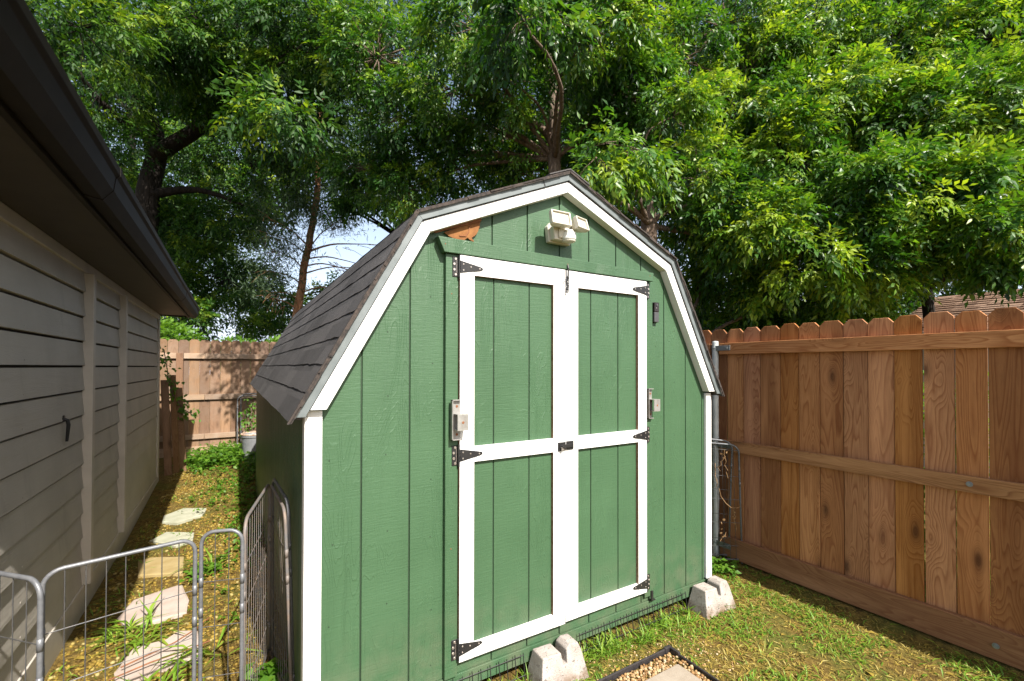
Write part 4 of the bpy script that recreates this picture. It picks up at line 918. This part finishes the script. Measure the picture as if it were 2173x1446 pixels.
tree('broadleaf_tree', 'big tree with a thick black trunk and crooked limb above the house eave', 'tree', (-2.2, 10.95, 0), [(-2.18, 10.92, 2.5), (-2.164, 10.906, 5.0), (-2.01, 10.80, 6.5), (-2.3, 10.6, 7.6), (-2.6, 10.2, 9.0)], .30,
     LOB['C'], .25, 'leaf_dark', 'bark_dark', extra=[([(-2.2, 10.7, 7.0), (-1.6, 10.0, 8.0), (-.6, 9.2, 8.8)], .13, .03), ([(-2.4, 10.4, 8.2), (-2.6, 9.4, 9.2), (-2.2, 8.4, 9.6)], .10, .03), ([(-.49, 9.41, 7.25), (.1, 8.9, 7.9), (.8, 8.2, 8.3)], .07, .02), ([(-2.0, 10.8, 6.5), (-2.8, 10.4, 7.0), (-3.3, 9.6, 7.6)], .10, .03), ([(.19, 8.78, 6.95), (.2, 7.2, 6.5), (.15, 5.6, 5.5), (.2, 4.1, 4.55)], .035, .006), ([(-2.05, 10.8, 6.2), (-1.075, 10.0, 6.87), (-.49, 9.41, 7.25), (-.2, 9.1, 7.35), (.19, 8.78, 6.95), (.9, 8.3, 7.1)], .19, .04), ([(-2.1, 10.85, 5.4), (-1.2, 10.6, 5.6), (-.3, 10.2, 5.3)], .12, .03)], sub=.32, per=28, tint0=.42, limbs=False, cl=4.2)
FAR = 'background trees beyond the fences'
def far(key, lab, base, top, leafL=.42, sub=.48, per=22, mat='leaf_dark', tint0=.16):  # low tint paints the black pockets of canopy shade into far leaves
    lb = LOB[key]; b = Vector(base); tp = Vector(top)
    tree('background_tree', lab, 'tree', base, [b.lerp(tp, .3), b.lerp(tp, .6)+Vector((.2, .1, 0)), tp], .16, lb, leafL, mat, 'bark_dark', FAR, sub, per, 2, tint0=tint0, cl=5.5)
far('F1', 'dark leafy tree standing behind the brown shingle roof', (13.6, .9, 0), (12.2, .6, 6.5))
far('F2', 'dense dark tree filling the gap between the tan trunk and the shingle roof', (11.2, 6.8, 0), (10.4, 6.0, 7.0))
far('F3', 'dense dark tree standing behind the forked trunk', (7.0, 9.5, 0), (6.9, 9.0, 8.5))
far('F4', 'thin crowned tree with sky showing through, right of the slim red trunk', (4.2, 12.8, 0), (4.0, 12.2, 9.5), tint0=.45)
far('F5', 'broad dark tree filling the view behind the thick black trunk', (-3.2, 14.6, 0), (-3.0, 14.0, 8.5))
far('F6', 'small bright green tree low behind the shed roof, beside the slim red trunk', (1.4, 17.4, 0), (1.5, 17.0, 4.2), tint0=.62)
# slim cedar: bare red trunk, dead side twigs, thin needle tufts above
t4 = thing('conifer_tree', 'slim tree with a bare reddish trunk and dead side twigs left of the shed roof', 'tree', (.62, 9.26, 0)); B = MB(); L = Leaves(); bb = Vector((.62, 9.26, 0))
limb(B, [bb-Vector((0, 0, .3)), (.70, 9.22, 1.6), (.777, 9.179, 2.79), (.93, 9.06, 4.0), (1.09, 8.96, 5.02), (1.16, 8.9, 6.2), (1.2, 8.8, 7.6)], .115, .05, 10, wob=.12)
def tw(a, b, r, n=4):
    a, b = Vector(a), Vector(b); d = b-a
    pts = [a, a+d*.35+Vector((0, 0, .10)), a+d*.7+Vector((0, 0, .06)), b]; limb(B, pts, r, .006, 5, 3, wob=.6)
    for k in range(n):
        p = a.lerp(b, R.uniform(.4, 1)); e = p+d*R.uniform(.1, .35)+Vector((R.uniform(-.15, .15), R.uniform(-.15, .15), R.uniform(-.40, .05)))
        B.tube([p, p.lerp(e, .5)+Vector((0, 0, .04)), e], [.007, .005, .003], 4, caps=False)
for a, b, r in [((.95, 9.05, 4.12), (2.1, 7.8, 4.15), .030), ((.93, 9.06, 3.95), (1.9, 7.9, 3.70), .022), ((.91, 9.08, 3.80), (1.8, 8.0, 3.55), .022), ((.90, 9.09, 3.62), (2.0, 7.8, 3.62), .020), ((.84, 9.12, 3.20), (1.7, 8.0, 3.15), .022), ((.95, 9.05, 4.15), (1.6, 8.0, 4.75), .018),
        ((.95, 9.05, 4.25), (.1, 8.8, 4.70), .022), ((.93, 9.07, 4.05), (.0, 8.7, 4.35), .018), ((.9, 9.1, 3.7), (.2, 8.7, 4.0), .018), ((.86, 9.1, 3.35), (.1, 8.8, 3.55), .020), ((.80, 9.17, 2.75), (.15, 8.9, 3.0), .024), ((.82, 9.15, 3.0), (.2, 8.8, 3.1), .016)]:
    tw(a, b, r, 7)
def tufts(c, r, n):
    P = np.array(c)+NR.normal(0, 1, (n, 3))*np.array([r, r, r*.55]); D = NR.normal(0, 1, (n, 3))+np.array([0, 0, -.5]); l = NR.uniform(.05, .14, n)
    V, F = leaf_geo(P, D, NR.normal(0, 1, (n, 3)), l, l*.07); L.put(V, F, np.repeat(NR.uniform(0, 1, n), 5))
for c, r, n in [((.45, 8.8, 4.2), .30, 1500), ((.25, 8.8, 3.9), .35, 1500), ((.35, 8.8, 3.5), .25, 800), ((1.15, 8.7, 4.9), .35, 1500), ((1.5, 8.2, 4.65), .25, 800), ((.5, 8.8, 4.8), .4, 1500), ((.15, 8.9, 3.2), .3, 900), ((1.25, 8.6, 6.2), .7, 3000), ((1.2, 8.6, 7.2), .8, 3000), ((1.0, 8.9, 5.5), .6, 2500)]: tufts(c, r, n)
B.v = [tuple(Vector(p)-bb) for p in B.v]; B.build('trunk', 'bark_red', t4, smooth=True)
npmesh('crown', np.concatenate(L.V)-np.array(bb), np.concatenate(L.F), 'needle', t4, np.concatenate(L.T))

# ---------------------------------------------------------------- hedge bushes and vine behind / on the far fence
def bush(label, c, r, n, leafl, mat='weed', t0=.5, flat=.7, cat='bush', name='bush', group=None):
    L = Leaves(); c = np.array(c); o = unit(n); P = c+o*(NR.uniform(.3, 1, n)[:, None]**.6)*r*np.array([1, 1, flat])
    D = o+NR.normal(0, .6, (n, 3)); N = NR.normal(0, .5, (n, 3))+np.array([0, -.2, 1]); l = leafl*NR.uniform(.6, 1.3, n)
    V, F = leaf_geo(P, D, N, l, l*.3); L.put(V-c, F, np.repeat(np.clip(t0+NR.normal(0, .2, n)+.15*o[:, 2], 0, 1), 5))
    t = thing(name, label, cat, tuple(c), 0, group)
    B = MB()
    for i in range(14):
        e = Vector(o[i])*r*.8; e.z *= flat; B.tube([(0, 0, -c[2]), (e.x*.3, e.y*.3, -.3*r), tuple(e)], [.02, .012, .004], 5, caps=False)
    B.build('stem', 'bark', t); L.build('foliage', mat, t); return t
def hwl(x, y, z): return hw(x, y, z)
bush('yellow green bush showing over the far fence beside the house corner', hwl(-1.25, 8.0, 1.9), .62, 2600, .085, t0=.6)
bush('low green bush showing over the middle of the far fence', hwl(-.2, 8.4, 1.72), .55, 2200, .08, t0=.5)
bush('pale green bush showing over the far fence next to the shed roof', hwl(.75, 8.6, 1.75), .6, 2400, .08, t0=.62)
bush('dark green bush showing over the right fence beside the green outbuilding', (6.6, 3.0, 1.75), .75, 3000, .10, 'leaf', .45)
bush('leafy green bush showing over the right fence below the dark trees', (6.9, 1.9, 1.7), .75, 3000, .10, 'leaf', .5)
bush('dark leafy bush showing over the right fence left of the brown roof', (7.3, 1.45, 1.85), .55, 2400, .10, 'leaf', .4)
def vine(label, pts, n, leafl, par_r=.12):
    L = Leaves(); B = MB(); pts = [Vector(p) for p in pts]; c = pts[0].copy()
    B.tube([p-c for p in pts], .006, 5); P = []
    for i in range(n):
        k = R.randrange(len(pts)-1); p = pts[k].lerp(pts[k+1], R.random())-c; P.append((p.x+R.gauss(0, par_r), p.y+R.gauss(0, par_r*.6)-.02, p.z+R.gauss(0, par_r)))
    P = np.array(P); l = leafl*NR.uniform(.6, 1.3, n); D = NR.normal(0, .7, (n, 3))+np.array([0, -.3, -.6])
    V, F = leaf_geo(P, D, NR.normal(0, .4, (n, 3))+np.array([0, -.7, .7]), l, l*.36); L.put(V, F, np.repeat(NR.uniform(.1, .8, n), 5))
    t = thing('climbing_vine', label, 'vine', tuple(c)); B.build('stem', 'bark', t); L.build('leaves', 'weed', t)
vine('green vine trailing over the boards at the far house corner', [hw(-1.02, 5.62, 1.75), hw(-.97, 5.62, 1.4), hw(-.92, 5.62, 1.15), hw(-.82, 5.72, .95), hw(-.68, 5.85, .82)], 160, .055, .06)
vine('green vine climbing the pen panel behind the grey can', [hw(.05, 6.35, .4), hw(.0, 6.4, .7), hw(.06, 6.5, .95)], 120, .06, .07)

# ---------------------------------------------------------------- ground cover
def inside_shed(x, y): return (x > -.03) & (x < 2.46) & (y > -.012) & (y < LN)
def inside_bed(x, y): return (x > .14) & (x < 1.765) & (y > -1.6) & (y < -.235)
def inside_house(x, y): return x*CP+y*SP < -1.015
GZ = np.vectorize(gz)
def fbm(x, y, s, o=0.0): return np.array([noise.fractal((a*s, b*s, o), 1.0, 2.0, 3) for a, b in zip(x, y)])
def scatter(n, x0, x1, y0, y1, dens=None, block=()):
    x = NR.uniform(x0, x1, n); y = NR.uniform(y0, y1, n); k = ~inside_shed(x, y) & ~inside_house(x, y) & ~inside_bed(x, y)
    x, y = x[k], y[k]
    if dens is not None:
        d = dens(x, y); k = NR.random(len(x)) < d; x, y = x[k], y[k]
    return x, y
def blades(L, x, y, h0, h1, wr, up, lift=0.0, tint=(0, 1), droop=.3):
    n = len(x)
    if not n: return
    P = np.stack([x, y, GZ(x, y)+lift], 1); a = NR.uniform(0, 2*np.pi, n)
    u = NR.uniform(up[0], up[1], n); D = np.stack([np.cos(a)*np.sqrt(1-u*u), np.sin(a)*np.sqrt(1-u*u), u], 1)
    N = np.stack([-np.cos(a)*u, -np.sin(a)*u, np.sqrt(1-u*u)+.2], 1)+NR.normal(0, .2, (n, 3)); l = NR.uniform(h0, h1, n)
    V, F = leaf_geo(P, D, N, l, l*wr, droop); L.put(V, F, np.repeat(NR.uniform(tint[0], tint[1], n), 5))
LG = Leaves(); LT = Leaves()
patch = lambda x, y: np.clip(.26+2.3*(fbm(x, y, 2.8, 3.0)+.02), .05, .95)
x, y = scatter(62000, .2, 3.06, -2.6, .75, patch); blades(LG, x, y, .018, .060, .065, (.2, .9), 0, (0, .85))
x, y = scatter(9000, .2, 3.06, -2.6, .75, lambda x, y: np.clip(1.2*(fbm(x, y, 3.0, 8.0)), 0, .8)); blades(LG, x, y, .04, .085, .045, (.4, .95), 0, (.4, 1))
x, y = scatter(5200, .3, 2.6, -.14, .02, lambda x, y: np.clip(.25+1.4*fbm(x, y, 5.0, 9.0), 0, 1)); blades(LG, x, y, .04, .12, .035, (.5, .98), 0, (.2, .9))
x, y = scatter(9000, -1.05, .0, -.5, 6.7, lambda x, y: np.clip(.03+.9*(fbm(x, y, 2.4, 4.0)-.05), .01, .6)); blades(LG, x, y, .03, .10, .045, (.3, .95), 0, (.2, .9))
for cx, cy, n in ((-.78, 1.42, 46), (-.66, 1.30, 30), (-.36, .95, 20), (-.55, .75, 26), (-.45, 2.2, 20)):
    blades(LG, NR.normal(cx, .05, n), NR.normal(cy, .06, n), .10, .26, .035, (.35, .9), 0, (.5, .95), .45)
x, y = scatter(14000, 2.3, 3.06, .6, 6.6, None); blades(LG, x, y, .03, .10, .05, (.3, .95), 0, (0, .8))
tag(LG.build('grass', 'grass'), kind='stuff')
edge = lambda x, y: np.clip(.75+.8*fbm(x, y, 2.2, 1.0), .1, 1)
x, y = scatter(60000, .2, 3.06, -2.6, .75, edge); blades(LT, x, y, .012, .05, .05, (-.05, .35), .004, (0, 1), .1)
x, y = scatter(16000, -1.05, .0, -.5, 6.7, edge); blades(LT, x, y, .012, .05, .06, (-.05, .3), .004, (0, .95), .1)
x, y = scatter(320, .2, 3.04, -2.4, .7, None); blades(LT, x, y, .03, .065, .22, (-.05, .4), .006, (0, .5), .25)
x, y = scatter(260, -1.0, .0, -.4, 6.5, None); blades(LT, x, y, .03, .065, .22, (-.05, .4), .006, (0, .5), .25)
tag(LT.build('dry_thatch', 'thatch'), kind='stuff')
# weeds
LW = Leaves()
def weeds(cx, cy, sx, sy, n, leafl, hh, t=(.2, 1)):
    x = NR.normal(cx, sx, n); y = NR.normal(cy, sy, n); k = ~inside_shed(x, y) & ~inside_house(x, y) & ((x+PSI*y < 3.03) if cx < 3.1 else (x+PSI*y > 3.38)); x, y = x[k], y[k]; n = len(x)
    for j in range(7):
        h = NR.uniform(.02, hh, n); P = np.stack([x+NR.normal(0, .03, n), y+NR.normal(0, .03, n), GZ(x, y)+h], 1)
        D = NR.normal(0, 1, (n, 3))*np.array([1, 1, .3]); l = leafl*NR.uniform(.6, 1.3, n)
        V, F = leaf_geo(P, D, NR.normal(0, .3, (n, 3))+np.array([0, 0, 1.]), l, l*.34); LW.put(V, F, np.repeat(NR.uniform(t[0], t[1], n), 5))
weeds(-.36, 6.0, .26, .32, 420, .060, .20); weeds(-.05, 5.2, .12, .35, 90, .05, .14); weeds(-.70, 5.9, .12, .3, 70, .05, .12, (0, .6)); weeds(-.3, 4.5, .2, .5, 120, .04, .08)
weeds(-.14, 2.9, .07, .5, 60, .045, .12); weeds(-.5, 2.05, .05, .05, 10, .05, .08, (.5, 1)); weeds(-.40, 2.1, .04, .06, 9, .05, .07, (.5, 1)); weeds(-.22, 3.0, .10, .8, 60, .035, .06)
weeds(-.10, .55, .03, .05, 9, .075, .10); weeds(-.08, .35, .03, .06, 9, .07, .09, (0, .6)); weeds(2.78, .30, .06, .05, 26, .05, .10, (.3, .9)); weeds(2.86, .22, .06, .05, 20, .04, .06)
weeds(3.75, -.9, .28, .9, 900, .07, 1.5, (.4, 1)); weeds(3.8, .9, .25, .6, 300, .07, 1.3, (.3, .9))
tag(LW.build('weeds', 'weed'), kind='stuff')
# gravel
ico_v = []; g_ = (1+5**.5)/2
for a in (-1, 1):
    for b in (-g_, g_): ico_v += [(0, a, b), (a, b, 0), (b, 0, a)]
ico_v = np.array(ico_v)/math.sqrt(1+g_*g_)
import itertools
ICO = []
for tri in itertools.combinations(range(12), 3):
    p = ico_v[list(tri)]; d = [np.linalg.norm(p[i]-p[(i+1) % 3]) for i in range(3)]
    if max(d) < 1.1:
        n = np.cross(p[1]-p[0], p[2]-p[0]); ICO.append(tri if n @ p[0] > 0 else (tri[0], tri[2], tri[1]))
ICO = np.array(ICO)
def pebbles(name, mat, x, y, z, s0, s1, tint):
    n = len(x); s = NR.uniform(s0, s1, n); sc = s[:, None]*NR.uniform(.65, 1.2, (n, 3))*np.array([1, 1, .75])
    V = ico_v[None]*sc[:, None, :]*(1+NR.normal(0, .10, (n, 12, 1)))
    a = NR.uniform(0, 6.28, n); c, s_ = np.cos(a)[:, None], np.sin(a)[:, None]
    X = V[..., 0]*c-V[..., 1]*s_; Y = V[..., 0]*s_+V[..., 1]*c
    V = np.stack([X+x[:, None], Y+y[:, None], V[..., 2]+(z+s*.3)[:, None]], 2).reshape(-1, 3)
    F = (np.arange(n)[:, None, None]*12+ICO[None]).reshape(-1, 3)
    return tag(npmesh(name, V, F, mat, None, np.repeat(tint, 12), smooth=True), kind='stuff')
n = 12500; x = NR.uniform(.2, 1.742, n); y = NR.uniform(-1.2, -.260, n); k = ~((abs(x-1.468) < .222) & (abs(y+.575) < .222)); x, y = x[k], y[k]
pebbles('pea_gravel', 'pebble', x, y, np.full(len(x), g0+.004)+NR.uniform(0, .012, len(x)), .0055, .0105, NR.uniform(0, 1, len(x)))
x, y = scatter(15000, -1.02, .0, -.4, 6.6, lambda x, y: np.clip(.75+1.1*fbm(x, y, 2.0, 6.0)-.12*np.maximum(0, y-1.6), .04, 1)); pebbles('golden_gravel', 'chip', x, y, GZ(x, y), .005, .014, NR.uniform(0, 1, len(x)))
x, y = scatter(1200, .3, 2.0, -.5, .0, None); pebbles('scattered_gravel', 'pebble', x, y, GZ(x, y), .004, .008, NR.uniform(.2, 1, len(x)))
# dead roots lying over the nearest flagstone
m = MB()
for pts in ([(-.72, 1.0, .05), (-.62, 1.05, .052), (-.52, 1.10, .055), (-.44, 1.2, .05), (-.38, 1.35, .03)], [(-.75, .93, .04), (-.6, .97, .05), (-.45, 1.0, .05), (-.36, 1.05, .04)]): m.tube([(a, b, c+gz(a, b)) for a, b, c in pts], .0035, 6)
tag(m.build('dead_root', 'rust2'), 'thin brown dead root lying across the nearest pinkish flagstone', 'root')
